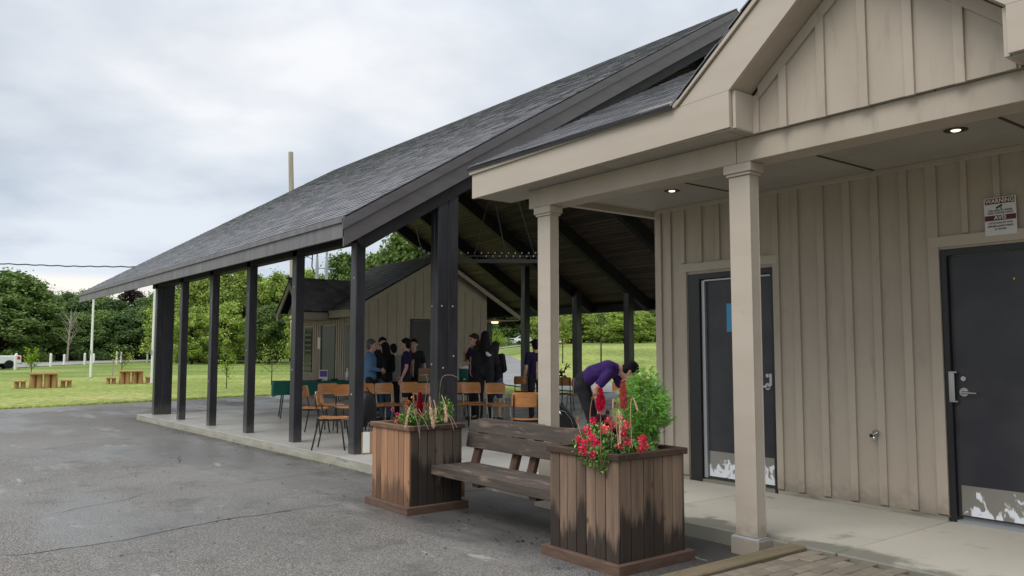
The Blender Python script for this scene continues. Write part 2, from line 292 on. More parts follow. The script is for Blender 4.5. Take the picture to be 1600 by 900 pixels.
def splash(m, h=0.17, amt=0.6, colr=(0.17, 0.145, 0.115)):
    t = m.node_tree; n = t.nodes; l = t.links; p = n['Principled BSDF']; src = p.inputs['Base Color'].links[0].from_socket
    co = n.new('ShaderNodeTexCoord').outputs['Object']; se = n.new('ShaderNodeSeparateXYZ'); l.new(co, se.inputs[0])
    q = n.new('ShaderNodeTexNoise'); l.new(co, q.inputs[0]); q.inputs['Scale'].default_value = 9; q.inputs['Detail'].default_value = 6; q.inputs['Roughness'].default_value = 0.65
    a = n.new('ShaderNodeMath'); a.operation = 'MULTIPLY_ADD'; l.new(q.outputs[0], a.inputs[0]); a.inputs[1].default_value = -0.5; l.new(se.outputs[2], a.inputs[2])
    mr = n.new('ShaderNodeMapRange'); mr.interpolation_type = 'SMOOTHSTEP'; l.new(a.outputs[0], mr.inputs[0]); mr.inputs[1].default_value = h-0.25+0.10; mr.inputs[2].default_value = -0.27; mr.inputs[3].default_value = 0; mr.inputs[4].default_value = amt
    x = n.new('ShaderNodeMix'); x.data_type = 'RGBA'; l.new(mr.outputs[0], x.inputs[0]); l.new(src, x.inputs[6]); x.inputs[7].default_value = (*colr, 1); l.new(x.outputs[2], p.inputs['Base Color'])
def dark_edge(m, x0, amt):  # darkens the colour towards the low-X edge, border ragged by noise
    t = m.node_tree; n = t.nodes; l = t.links; p = n['Principled BSDF']; src = p.inputs['Base Color'].links[0].from_socket
    co = n.new('ShaderNodeTexCoord').outputs['Object']; se = n.new('ShaderNodeSeparateXYZ'); l.new(co, se.inputs[0])
    q = n.new('ShaderNodeTexNoise'); l.new(co, q.inputs[0]); q.inputs['Scale'].default_value = 1.7; q.inputs['Detail'].default_value = 5; q.inputs['Roughness'].default_value = 0.6
    a = n.new('ShaderNodeMath'); a.operation = 'MULTIPLY_ADD'; l.new(q.outputs[0], a.inputs[0]); a.inputs[1].default_value = -0.9; l.new(se.outputs[0], a.inputs[2])
    mr = n.new('ShaderNodeMapRange'); mr.interpolation_type = 'SMOOTHSTEP'; l.new(a.outputs[0], mr.inputs[0]); mr.inputs[1].default_value = x0-0.45+0.10; mr.inputs[2].default_value = x0-0.45-0.05; mr.inputs[3].default_value = 0; mr.inputs[4].default_value = amt
    x = n.new('ShaderNodeMix'); x.data_type = 'RGBA'; l.new(mr.outputs[0], x.inputs[0]); l.new(src, x.inputs[6]); x.inputs[7].default_value = (0.12, 0.12, 0.095, 1); l.new(x.outputs[2], p.inputs['Base Color'])
dark_edge(M['concrete'], 5.42, 0.75)
splash(M['beige']); splash(M['beige_trim'], 0.10, 0.5); splash(M['black'], 0.14, 0.5, (0.12, 0.115, 0.105))
def cedar(name, base, var, dark_h, seed, amt=1.0):
    """weathered upright boards: grain along z, a dark water stain that climbs from the foot"""
    m = material(name, base, 0.78, 0.25, var=var, vscale=(26, 26, 1.6), vamt=0.9, bump=0.55, bscale=(110, 110, 5), bdist=0.003, rand=0.30)
    t = m.node_tree; n = t.nodes; l = t.links; p = n['Principled BSDF']
    src = p.inputs['Base Color'].links[0].from_socket
    co = n.new('ShaderNodeTexCoord').outputs['Object']; se = n.new('ShaderNodeSeparateXYZ'); l.new(co, se.inputs[0])
    mp = n.new('ShaderNodeMapping'); l.new(co, mp.inputs[0]); mp.inputs['Scale'].default_value = (15, 15, 1.8); mp.inputs['Location'].default_value = (seed, seed*1.7, 0)
    q = n.new('ShaderNodeTexNoise'); l.new(mp.outputs[0], q.inputs[0]); q.inputs['Scale'].default_value = 1; q.inputs['Detail'].default_value = 6; q.inputs['Roughness'].default_value = 0.62
    a = n.new('ShaderNodeMath'); a.operation = 'MULTIPLY_ADD'; l.new(q.outputs[0], a.inputs[0]); a.inputs[1].default_value = -0.62; l.new(se.outputs[2], a.inputs[2])
    ob = n.new('ShaderNodeObjectInfo'); a2 = n.new('ShaderNodeMath'); a2.operation = 'MULTIPLY_ADD'; l.new(ob.outputs['Random'], a2.inputs[0]); a2.inputs[1].default_value = 0.20; l.new(a.outputs[0], a2.inputs[2]); a = a2
    mr = n.new('ShaderNodeMapRange'); mr.interpolation_type = 'SMOOTHSTEP'; l.new(a.outputs[0], mr.inputs[0]); mr.inputs[1].default_value = dark_h-0.19+0.09; mr.inputs[2].default_value = dark_h-0.19-0.06
    mr.inputs[3].default_value = 0; mr.inputs[4].default_value = 0.85*amt
    x = n.new('ShaderNodeMix'); x.data_type = 'RGBA'; l.new(mr.outputs[0], x.inputs[0]); l.new(src, x.inputs[6]); x.inputs[7].default_value = (0.022, 0.018, 0.016, 1)
    # knots
    mp2 = n.new('ShaderNodeMapping'); l.new(co, mp2.inputs[0]); mp2.inputs['Scale'].default_value = (7, 7, 4)
    vo = n.new('ShaderNodeTexVoronoi'); l.new(mp2.outputs[0], vo.inputs[0]); vo.inputs['Scale'].default_value = 1
    r2 = n.new('ShaderNodeMapRange'); l.new(vo.outputs[0], r2.inputs[0]); r2.inputs[1].default_value = 0.05; r2.inputs[2].default_value = 0.13; r2.inputs[3].default_value = 0.7; r2.inputs[4].default_value = 0
    y = n.new('ShaderNodeMix'); y.data_type = 'RGBA'; l.new(r2.outputs[0], y.inputs[0]); l.new(x.outputs[2], y.inputs[6]); y.inputs[7].default_value = (0.05, 0.025, 0.014, 1)
    l.new(y.outputs[2], p.inputs['Base Color']); return m
M['cedar_o'] = cedar('orange_cedar_board', (0.38, 0.19, 0.10), (0.22, 0.135, 0.085), 0.24, 3.0, 0.7)
M['cedar_g'] = cedar('greyed_cedar_board', (0.135, 0.105, 0.08), (0.085, 0.066, 0.052), 0.40, 5.0)
M['cedar_b'] = cedar('brown_cedar_board', (0.25, 0.165, 0.112), (0.12, 0.090, 0.068), 0.26, 8.0, 1.0)
M['cedar_c'] = cedar('tan_cedar_board', (0.28, 0.195, 0.135), (0.13, 0.094, 0.070), 0.26, 11.0, 1.0)
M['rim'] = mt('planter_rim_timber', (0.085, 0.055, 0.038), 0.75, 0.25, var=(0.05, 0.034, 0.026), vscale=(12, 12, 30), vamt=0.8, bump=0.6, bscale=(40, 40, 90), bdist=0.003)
M['rim_l'] = mt('planter_rim_timber_lighter', (0.20, 0.115, 0.07), 0.75, 0.25, var=(0.10, 0.065, 0.045), vscale=(12, 6, 30), vamt=0.8, bump=0.6, bscale=(40, 20, 90), bdist=0.003)  # lighter brown version of the rim timber
M['plinth'] = mt('planter_plinth_timber', (0.135, 0.092, 0.068), 0.75, 0.25, var=(0.09, 0.05, 0.034), vscale=(6, 6, 30), vamt=0.8, bump=0.5, bscale=(20, 20, 80), bdist=0.003, rand=0.1)
M['bench'] = mt('weathered_bench_timber', (0.095, 0.075, 0.062), 0.75, 0.3, var=(0.05, 0.040, 0.034), vscale=(20, 2.0, 26), vamt=0.85, bump=0.8, bscale=(60, 5, 80), bdist=0.004, rand=0.12, stain=((9, 2.2, 12), (0.30, 0.21, 0.16), 0.56, 0.72, 0.75))
M['bench_leg'] = mt('stained_bench_leg', (0.10, 0.055, 0.035), 0.75, 0.3, var=(0.05, 0.03, 0.022), vscale=(20, 20, 3), bump=0.5, bscale=40, rand=0.15)

# asphalt with aggregate, damp sheen and pale streaks
def asphalt(coarse=False):
    m = material('coarse_asphalt' if coarse else 'worn_damp_asphalt', (0.115, 0.111, 0.106), 0.8, 0.4)
    t = m.node_tree; n = t.nodes; l = t.links; p = n['Principled BSDF']
    co = n.new('ShaderNodeTexCoord').outputs['Object']
    def nz(scale, det=3, ro=0.55, off=(0, 0, 0), rot=0.0, dist=0):
        mp = n.new('ShaderNodeMapping'); l.new(co, mp.inputs[0]); mp.inputs['Scale'].default_value = scale if isinstance(scale, tuple) else (scale,)*3; mp.inputs['Location'].default_value = off; mp.inputs['Rotation'].default_value = (0, 0, rot)
        q = n.new('ShaderNodeTexNoise'); l.new(mp.outputs[0], q.inputs[0]); q.inputs['Scale'].default_value = 1; q.inputs['Detail'].default_value = det; q.inputs['Roughness'].default_value = ro; q.inputs['Distortion'].default_value = dist
        return q.outputs[0]
    def mr(s, a, b, c=0.0, d=1.0, sm=True):
        q = n.new('ShaderNodeMapRange'); q.interpolation_type = 'SMOOTHSTEP' if sm else 'LINEAR'; l.new(s, q.inputs[0])
        for i, v in enumerate((a, b, c, d)): q.inputs[i+1].default_value = v
        return q.outputs[0]
    def mx(f, a, b, mode='MIX'):
        x = n.new('ShaderNodeMix'); x.data_type = 'RGBA'; x.blend_type = mode; l.new(f, x.inputs[0]) if not isinstance(f, float) else setattr(x.inputs[0], 'default_value', f)
        for i, v in ((6, a), (7, b)):
            if isinstance(v, tuple): x.inputs[i].default_value = (*v, 1)
            else: l.new(v, x.inputs[i])
        return x.outputs[2]
    k_ = 0.92 if coarse else 1.0; sp = nz(52*k_, 2); sp2 = nz(85*k_, 1, off=(3, 5, 1))
    col = mx(mr(sp, 0.36, 0.62), (0.078, 0.074, 0.068), (0.170, 0.161, 0.148))
    col = mx(mr(sp2, 0.57, 0.68, 0, 0.8), col, (0.36, 0.345, 0.32))
    col = mx(mr(sp2, 0.42, 0.33), col, (0.035, 0.034, 0.033))
    broad = nz(0.35, 4, 0.6, off=(4, 9, 0)); col = mx(mr(broad, 0.42, 0.64, 0, 0.45), col, (0.19, 0.182, 0.17))
    stre = nz((1.1, 0.25, 1), 5, 0.6, off=(1, 2, 0), rot=-0.75, dist=0.4); col = mx(mr(stre, 0.60, 0.74, 0, 0.5), col, (0.30, 0.295, 0.285))
    damp = nz((0.55, 0.22, 1), 4, 0.55, off=(8, 3, 0), rot=-0.6); dm = mr(damp, 0.44, 0.60)
    col = mx(mr(damp, 0.50, 0.66, 0, 0.25), col, (0.085, 0.082, 0.078))
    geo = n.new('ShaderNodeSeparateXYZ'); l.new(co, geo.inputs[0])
    # damp dirt that gathers along the foot of the slab
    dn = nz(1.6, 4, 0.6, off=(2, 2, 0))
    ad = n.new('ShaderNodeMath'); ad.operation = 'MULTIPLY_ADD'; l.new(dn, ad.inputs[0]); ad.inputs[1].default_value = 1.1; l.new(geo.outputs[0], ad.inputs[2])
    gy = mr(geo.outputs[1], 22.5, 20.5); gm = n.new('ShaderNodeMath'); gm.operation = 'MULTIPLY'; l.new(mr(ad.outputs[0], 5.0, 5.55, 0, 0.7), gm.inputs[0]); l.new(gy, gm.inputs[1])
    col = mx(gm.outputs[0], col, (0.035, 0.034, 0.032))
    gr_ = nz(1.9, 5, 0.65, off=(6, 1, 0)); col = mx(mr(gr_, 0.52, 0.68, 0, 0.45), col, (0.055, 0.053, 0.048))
    un = nz(2.4, 4, 0.6, off=(9, 2, 0)); ub = n.new('ShaderNodeMath'); ub.operation = 'MULTIPLY_ADD'; l.new(un, ub.inputs[0]); ub.inputs[1].default_value = 0.9; l.new(geo.outputs[0], ub.inputs[2])  # contact shade under the bench and around the planters, painted into the colour
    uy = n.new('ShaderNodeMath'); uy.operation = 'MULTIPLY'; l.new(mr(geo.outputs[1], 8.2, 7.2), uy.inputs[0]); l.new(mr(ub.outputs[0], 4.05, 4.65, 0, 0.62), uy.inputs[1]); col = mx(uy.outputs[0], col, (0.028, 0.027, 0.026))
    pt = nz((2.2, 0.8, 1), 5, 0.62, off=(3, 12, 0), rot=-0.7, dist=0.8); col = mx(mr(pt, 0.635, 0.70, 0, 0.55), col, (0.36, 0.355, 0.34))
    rust = nz(0.9, 3, 0.5, off=(11, 4, 0)); col = mx(mr(rust, 0.70, 0.76, 0, 0.5), col, (0.24, 0.17, 0.12))
    if coarse: col = mx(1.0, col, (0.99, 0.975, 0.95), 'MULTIPLY')
    l.new(col, p.inputs['Base Color'])
    r_ = n.new('ShaderNodeMapRange'); l.new(dm, r_.inputs[0]); r_.inputs[3].default_value = 0.78; r_.inputs[4].default_value = 0.6 if coarse else 0.38; l.new(r_.outputs[0], p.inputs['Roughness'])
    b = n.new('ShaderNodeBump'); b.inputs['Strength'].default_value = 0.75; b.inputs['Distance'].default_value = 0.006; l.new(sp, b.inputs['Height']); l.new(b.outputs[0], p.inputs['Normal'])
    return m
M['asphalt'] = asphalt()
def grassmat():
    m = material('lawn', (0.10, 0.17, 0.025), 0.85, 0.2)
    t = m.node_tree; n = t.nodes; l = t.links; p = n['Principled BSDF']; co = n.new('ShaderNodeTexCoord').outputs['Object']
    def nz(scale, det=4, off=(0, 0, 0), rot=0.0):
        mp = n.new('ShaderNodeMapping'); l.new(co, mp.inputs[0]); mp.inputs['Scale'].default_value = scale if isinstance(scale, tuple) else (scale,)*3; mp.inputs['Location'].default_value = off; mp.inputs['Rotation'].default_value = (0, 0, rot)
        q = n.new('ShaderNodeTexNoise'); l.new(mp.outputs[0], q.inputs[0]); q.inputs['Scale'].default_value = 1; q.inputs['Detail'].default_value = det; return q.outputs[0]
    def ramp_(s, stops):
        r_ = n.new('ShaderNodeValToRGB'); l.new(s, r_.inputs[0]); e_ = r_.color_ramp.elements
        e_[0].position, e_[0].color = stops[0][0], (*stops[0][1], 1); e_[1].position, e_[1].color = stops[-1][0], (*stops[-1][1], 1)
        for a, c in stops[1:-1]: k = e_.new(a); k.color = (*c, 1)
        return r_.outputs[0]
    a = ramp_(nz(0.12, 6, rot=0.6), [(0.32, (0.17, 0.225, 0.05)), (0.5, (0.25, 0.30, 0.075)), (0.60, (0.32, 0.345, 0.11)), (0.72, (0.40, 0.37, 0.16))])
    b = ramp_(nz(3.5, 6, (5, 5, 0)), [(0.35, (0.55, 0.6, 0.5)), (0.65, (1.35, 1.3, 1.3))])
    x = n.new('ShaderNodeMix'); x.data_type = 'RGBA'; x.blend_type = 'MULTIPLY'; x.inputs[0].default_value = 1; l.new(a, x.inputs[6]); l.new(b, x.inputs[7])
    c = ramp_(nz(28, 3, (1, 5, 0)), [(0.35, (0.6, 0.62, 0.55)), (0.65, (1.3, 1.3, 1.25))])
    y = n.new('ShaderNodeMix'); y.data_type = 'RGBA'; y.blend_type = 'MULTIPLY'; y.inputs[0].default_value = 1; l.new(x.outputs[2], y.inputs[6]); l.new(c, y.inputs[7])
    # the rougher, unmown grass farther out is darker
    se = n.new('ShaderNodeSeparateXYZ'); l.new(co, se.inputs[0])
    mm = n.new('ShaderNodeMapRange'); l.new(se.outputs[1], mm.inputs[0]); mm.inputs[1].default_value = 57; mm.inputs[2].default_value = 59
    z = n.new('ShaderNodeMix'); z.data_type = 'RGBA'; z.blend_type = 'MULTIPLY'; l.new(mm.outputs[0], z.inputs[0]); l.new(y.outputs[2], z.inputs[6]); z.inputs[7].default_value = (0.72, 0.82, 0.74, 1)
    l.new(z.outputs[2], p.inputs['Base Color'])
    bu = n.new('ShaderNodeBump'); bu.inputs['Strength'].default_value = 1; bu.inputs['Distance'].default_value = 0.06; l.new(nz(14, 5), bu.inputs['Height']); l.new(bu.outputs[0], p.inputs['Normal'])
    return m
M['grass'] = grassmat()
def leafmat(name, a, b, c):
    m = bpy.data.materials.new(name); m.use_nodes = True; t = m.node_tree; n = t.nodes; l = t.links; p = n['Principled BSDF']
    g = n.new('ShaderNodeNewGeometry'); co = n.new('ShaderNodeTexCoord'); oi = n.new('ShaderNodeObjectInfo')
    q = n.new('ShaderNodeTexNoise'); l.new(co.outputs['Object'], q.inputs[0]); q.inputs['Scale'].default_value = 0.55; q.inputs['Detail'].default_value = 3
    mx = n.new('ShaderNodeMath'); mx.operation = 'MULTIPLY_ADD'; l.new(g.outputs['Random Per Island'], mx.inputs[0]); mx.inputs[1].default_value = 0.45; l.new(q.outputs[0], mx.inputs[2])
    r_ = n.new('ShaderNodeValToRGB'); l.new(mx.outputs[0], r_.inputs[0]); e_ = r_.color_ramp.elements
    e_[0].position = 0.45; e_[0].color = (*a, 1); e_[1].position = 0.98; e_[1].color = (*c, 1); k = e_.new(0.72); k.color = (*b, 1)
    hs = n.new('ShaderNodeHueSaturation'); l.new(r_.outputs[0], hs.inputs['Color'])
    mr = n.new('ShaderNodeMapRange'); l.new(oi.outputs['Random'], mr.inputs[0]); mr.inputs[3].default_value = 0.8; mr.inputs[4].default_value = 1.2; l.new(mr.outputs[0], hs.inputs['Value'])
    l.new(hs.outputs[0], p.inputs['Base Color']); p.inputs['Roughness'].default_value = 0.6; p.inputs['Specular IOR Level'].default_value = 0.25
    tr = n.new('ShaderNodeBsdfTranslucent'); l.new(hs.outputs[0], tr.inputs[0]); ms = n.new('ShaderNodeMixShader'); ms.inputs[0].default_value = 0.3
    l.new(p.outputs[0], ms.inputs[1]); l.new(tr.outputs[0], ms.inputs[2]); l.new(ms.outputs[0], n['Material Output'].inputs[0])
    return m
M['lf_dark'] = leafmat('dark_green_leaves', (0.055, 0.10, 0.032), (0.10, 0.175, 0.055), (0.17, 0.25, 0.08))
M['lf_mid'] = leafmat('mid_green_leaves', (0.07, 0.125, 0.03), (0.14, 0.225, 0.055), (0.22, 0.31, 0.085))
M['lf_light'] = leafmat('yellow_green_leaves', (0.15, 0.22, 0.035), (0.29, 0.40, 0.075), (0.40, 0.48, 0.13))
M['lf_purple'] = leafmat('purple_leaves', (0.03, 0.018, 0.022), (0.055, 0.03, 0.035), (0.08, 0.05, 0.05))
M['lf_lime'] = leafmat('lime_leaves', (0.18, 0.30, 0.02), (0.30, 0.45, 0.04), (0.4, 0.5, 0.08))

# ------------------------------------------------------------------ ground
def slabz(Y): return -0.010*max(0.0, Y-9.5)
def g(X, Y):
    D = math.hypot(X, Y); th = math.degrees(math.atan2(X, Y))
    z = -0.15 - 0.011*max(0.0, min(Y-9.5, 14.0))
    if Y > -1e9:
        if D > 26: z += (smooth(29, 43, th)*smooth(30, 92, D)*2.45 + smooth(31, 36, th)*max(0.0, min(D, 260)-92)*0.0115) * (1 if Y > 0 or X > 0 else 0)
        z += smooth(60, 140, D)*0.25
    return z
def edgeY(X): return 27.3 + 0.26*(X-2.7) + 0.25*noise.noise(Vector((X*0.35, 3, 0)))      # where the asphalt meets the lawn
mb = MB(); rings = [0]+[2.5*1.09**i for i in range(72)]; rings = [r for r in rings if r < 1800]; nseg = 144
mb.v.append((0, 0, g(0, 0)-0.05))
for r in rings[1:]:
    for k in range(nseg):
        a = 2*PI*k/nseg; X, Y = r*math.sin(a), r*math.cos(a)
        z = g(X, Y)
        mb.v.append((X, Y, z - (0.05 if r < 25 else 0) + 0.03*noise.noise(Vector((X*0.15, Y*0.15, 0)))*smooth(28, 40, r)))
for k in range(nseg): mb.f.append((0, 1+k, 1+(k+1) % nseg))
for i in range(len(rings)-2):
    for k in range(nseg): mb.f.append((1+i*nseg+k, 1+(i+1)*nseg+k, 1+(i+1)*nseg+(k+1) % nseg, 1+i*nseg+(k+1) % nseg))
mb.m = [0]*len(mb.f)
gr = mb.build('grass_ground', M['grass'], smooth_=True); tag(gr, kind='structure')
# asphalt yard: grid sheet clipped by the lawn edge
mb = MB(); xs = [-60+2*i for i in range(41)]; xs = [x for x in xs if x <= 19]; ny = 60
for x in xs:
    e = edgeY(x)
    for j in range(ny+1):
        y = -25 + (e+25)*(j/ny); mb.v.append((x, y, g(x, y)+0.035))
for i in range(len(xs)-1):
    for j in range(ny): a = i*(ny+1)+j; mb.f.append((a, a+ny+1, a+ny+2, a+1))
mb.m = [0]*len(mb.f)
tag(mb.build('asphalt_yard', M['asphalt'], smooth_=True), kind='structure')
GA = 0.035                                                  # the asphalt's height above g()
# long crack across the asphalt and two shorter ones, open seams with ragged lips
def crack(px, wd):
    mb = MB(); pts = [onz(x, y, -0.115) for x, y in px]; L_ = []
    for a, b in zip(pts, pts[1:]):
        n_ = max(2, int((b-a).length/0.05))
        for i in range(n_): L_.append(a.lerp(b, i/n_))
    vs = []
    for i, p in enumerate(L_):
        d = (L_[min(i+1, len(L_)-1)]-L_[max(i-1, 0)]).normalized(); s_ = Vector((-d.y, d.x, 0)); o = noise.noise(Vector((i*0.21, wd*90, 0)))*0.035+noise.noise(Vector((i*0.9, 5, 0)))*0.012
        ww = wd*(0.45+0.9*abs(noise.noise(Vector((i*0.37, 9, 2)))))*min(1, i/8, (len(L_)-1-i)/8)
        q = p + s_*o; z = g(q.x, q.y)+GA+0.003
        vs += [(q.x+s_.x*ww, q.y+s_.y*ww, z), (q.x-s_.x*ww, q.y-s_.y*ww, z)]
    mb.add(vs, [(2*i, 2*i+1, 2*i+3, 2*i+2) for i in range(len(L_)-1)])
    return tag(mb.build('asphalt_crack', M['crack']), kind='structure')
M['crack'] = mt('crack_shadow_dirt', (0.035, 0.034, 0.03), 0.95, 0.1, var=(0.055, 0.055, 0.04), vscale=(8, 8, 8))
crack([(-60, 874), (60, 864), (190, 845), (270, 828), (350, 812), (440, 800), (510, 789)], 0.011)
crack([(330, 762), (400, 752), (470, 742), (540, 735)], 0.007)
crack([(40, 812), (120, 795), (200, 780), (260, 762)], 0.006)
crack([(278, 708), (281, 716), (279, 724)], 0.012)
ca = [onz(x, y, -0.115) for x, y in [(-60, 876), (60, 866), (190, 847), (270, 830), (350, 814), (440, 802), (510, 791)]]
poly = [(p.x, p.y) for p in ca]+[(3.62, 6.0), (3.72, 5.2), (3.7, 4.2), (3.6, 3.56), (0.8, 3.50), (0.2, -3), (-6, -3), (-6, 3.0)]
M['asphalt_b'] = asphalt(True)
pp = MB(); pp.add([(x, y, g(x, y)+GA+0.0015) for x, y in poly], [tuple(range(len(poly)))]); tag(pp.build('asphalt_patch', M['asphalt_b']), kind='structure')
# road beyond the lawn, path behind the pavilion
def strip(name, left, right, mat, dz, n_=10):
    mb = MB(); vs = []; m_ = len(left)
    for i in range(m_-1):
        for k in range(n_ if i < m_-2 else n_+1):
            t = k/n_; a = Vector(left[i]).lerp(Vector(left[i+1]), t); b = Vector(right[i]).lerp(Vector(right[i+1]), t)
            for q in (a, (a+b)/2, b): vs.append((q.x, q.y, g(q.x, q.y)+dz))
    r_ = len(vs)//3; fs = []
    for i in range(r_-1):
        for j in range(2): fs.append((3*i+j, 3*i+3+j, 3*i+4+j, 3*i+1+j))
    mb.add(vs, fs); return tag(mb.build(name, mat, smooth_=True), kind='structure')
M['road'] = mt('pale_road_asphalt', (0.20, 0.20, 0.20), 0.7, 0.4, var=(0.16, 0.16, 0.16), vscale=(0.5, 0.5, 0.5), bump=0.2, bscale=40)
M['track'] = mt('pale_gravel_track', (0.30, 0.29, 0.26), 0.85, 0.2, var=(0.22, 0.22, 0.19), vscale=(0.5, 0.5, 0.5), bump=0.4, bscale=12)
rl = [at(-420, 58), at(-200, 70), at(0, 86), at(140, 106), at(300, 136), at(440, 165), at(620, 215)]
rr = [at(-420, 74), at(-200, 92), at(0, 116), at(140, 138), at(300, 166), at(440, 200), at(620, 260)]
strip('park_road', rl, rr, M['track'], 0.06)
pu = [(700, 566), (792, 577), (825, 586), (877, 601), (1000, 604), (1250, 606)]; pl_ = [(700, 594), (799, 605), (825, 608), (907, 613), (1000, 617), (1250, 622)]
strip('garden_path', [onz(x, y, -0.28) for x, y in pu], [onz(x, y, -0.28) for x, y in pl_], M['road'], 0.05)
strip('upper_road', [at(690, 120), at(800, 118), at(900, 120), at(1100, 124)], [at(690, 140), at(800, 136), at(900, 136), at(1100, 140)], M['road'], 0.08)

# ------------------------------------------------------------------ pavilion floor, walkway, pavers
pf = tag(bpy.data.objects.new('pavilion_floor', None), kind='structure'); C.objects.link(pf)
SY = [7.35, 10.05, 12.7, 15.4, 18.1, 20.95]; SX = [4.85, 9.2, 13.6, 18.0, 22.4]
for i in range(len(SX)-1):
    for j in range(len(SY)-1):
        x0, x1, y0, y1 = SX[i], SX[i+1]-0.008, SY[j], SY[j+1]-0.008
        b_ = MB(); z0, z1 = slabz(y0), slabz(y1)
        b_.add([(x0, y0, -0.5), (x1, y0, -0.5), (x1, y1, -0.6), (x0, y1, -0.6), (x0, y0, z0), (x1, y0, z0), (x1, y1, z1), (x0, y1, z1)], [(0,3,2,1),(4,5,6,7),(0,1,5,4),(1,2,6,5),(2,3,7,6),(3,0,4,7)])
        b_.build('slab', M['pav_conc'], pf, bevel=0.008)
ed = MB(); YY = [7.36+0.34*i for i in range(41)]; YY = [y for y in YY if y < 20.95]         # chipped mossy outer face
vs = []
for y in YY:
    o = 0.010*noise.noise(Vector((y*2.1, 0, 0))); vs += [(4.835+o, y, slabz(y)-0.012-0.004*noise.noise(Vector((y*3, 4, 0)))), (4.825+o*1.6, y, slabz(y)-0.07), (4.80+o*2.5, y, slabz(y)-0.30)]
ed.add(vs, [(3*i+j, 3*i+3+j, 3*i+4+j, 3*i+1+j) for i in range(len(YY)-1) for j in range(2)])
ed.build('slab_edge', M['kerbface'], pf)
wk = tag(bpy.data.objects.new('walkway', None), kind='structure'); C.objects.link(wk)
for y0, y1 in ((-1.6, 0.1), (0.1, 1.55), (1.55, 3.17), (3.17, 5.0), (5.0, 7.35)):
    MB().box((5.29, y0+0.006, -0.4), (7.10, y1-0.006, 0)).build('slab', M['concrete'], wk, bevel=0.009)
MB().box((7.10, -1.6, -0.4), (12, 7.3, -0.02)).build('footing', M['concrete'], wk)
pv = tag(bpy.data.objects.new('paver_patch', None), kind='structure'); C.objects.link(pv)
MB().box((1.2, -1.5, -0.4), (5.275, 3.36, -0.045)).build('bedding', M['joint'], pv)
pm = MB().box((-0.0975, -0.0475, -0.05), (0.0975, 0.0475, 0)).me('brick', M['paver'], bevel=0.005); nb = 0
stuffm = MB().mat(M['paver'])
for r_ in range(46):
    for c_ in range(21):
        x = 5.27-0.1-0.2*c_-(0.1 if r_ % 2 else 0); y = 3.30-0.1*r_
        if x < 1.3 or y < -1.3: continue
        z = -0.006+R.uniform(-0.004, 0.004)
        if nb < 290 and x > 3.2 and y > 1.7:
            o = link('brick', pm, pv, (x, y, z), (R.uniform(-.02, .02), R.uniform(-.015, .015), R.uniform(-.02, .02))); nb += 1
        else: stuffm.box((x-.0975, y-.0475, z-.05), (x+.0975, y+.0475, z))
tag(stuffm.build('brick_field', None, pv), kind='stuff')
t = thing('timber_edging', 'long mossy timber edging lying between the tan pavers and the asphalt', 'timber edging', (3.3, 3.44, 0))
MB().box((-2.0, -0.07, -0.28), (1.96, 0.075, 0.012)).build('sleeper', M['sleeper'], t, bevel=0.008)

# ------------------------------------------------------------------ near building (beige board and batten)
NB = thing('washroom_building', 'beige board and batten building with porch columns and dark doors, filling the right side', 'building', (7.02, 2.7, 0))
def W(mbx, name, mat, parent=NB, **k):      # meshes in world coordinates, moved into NB's frame
    mbx.v = [(x-7.02, y-2.7, z) for x, y, z in mbx.v]
    return mbx.build(name, mat, parent, **k)
WX = 7.02; DR = (2.20, 3.17, 2.25); DL = (4.80, 5.89, 2.24); CE = 3.02
wall = W(MB().box((WX, 3.17, 0.03), (WX+0.15, 4.80, CE)).box((WX, 5.89, 0.03), (WX+0.15, 6.33, CE)).box((WX, -1.2, 0.03), (WX+0.15, 2.20, CE)).box((WX, 2.20, 2.25), (WX+0.15, 3.17, CE)).box((WX, 4.80, 2.24), (WX+0.15, 5.89, CE)), 'wall', M['beige'])
for ya, yb in ((3.18, 4.79), (-1.2, 2.19), (5.9, 6.34)): W(MB().box((WX-0.012, ya, 0.0), (WX+0.1, yb, 0.035)), 'sill_plate', M['kerbface'])
W(MB().box((WX+0.15, 6.18, 0), (12.4, 6.33, 3.0)), 'side_wall', M['beige'])
def batten(y, z0, z1, wd=0.072, x=WX, par=NB, top=None):
    b_ = MB()
    if top: b_.prism([(y-wd/2, z0), (y+wd/2, z0), (y+wd/2, top(y+wd/2)), (y-wd/2, top(y-wd/2))], 'x', x-0.022, x-0.0005)
    else: b_.box((x-0.022, y-wd/2, z0), (x-0.0005, y+wd/2, z1))
    return W(b_, 'batten', M['beige'], par, bevel=0.002)
for y in (4.755, 4.53, 4.26, 3.99, 3.72, 3.455): batten(y, 0.05, CE-0.03)
batten(3.215, 0.05, CE-0.03, 0.09)
for y in (2.15, 1.88, 1.61, 1.34, 1.07, .8, .53, .26, 0, -.27, -.54): batten(y, 0.05, CE-0.03)
batten(5.945, 0.05, 2.36, 0.10); batten(6.15, 0.05, CE-0.03); batten(6.305, 0.0, CE-0.03, 0.09)
for y in (5.94, 5.70, 5.46, 5.22, 4.98): batten(y, 2.37, CE-0.03, 0.05)
for y in (2.95, 2.70, 2.45, 2.24): batten(y, 2.37, CE-0.03, 0.05)
W(MB().box((WX-0.026, 4.74, 2.27), (WX-0.001, 5.995, 2.36)), 'door_head_trim', M['beige_trim'], bevel=0.003)
W(MB().box((WX-0.026, 2.10, 2.27), (WX-0.001, 3.25, 2.36)), 'door_head_trim', M['beige_trim'], bevel=0.003)
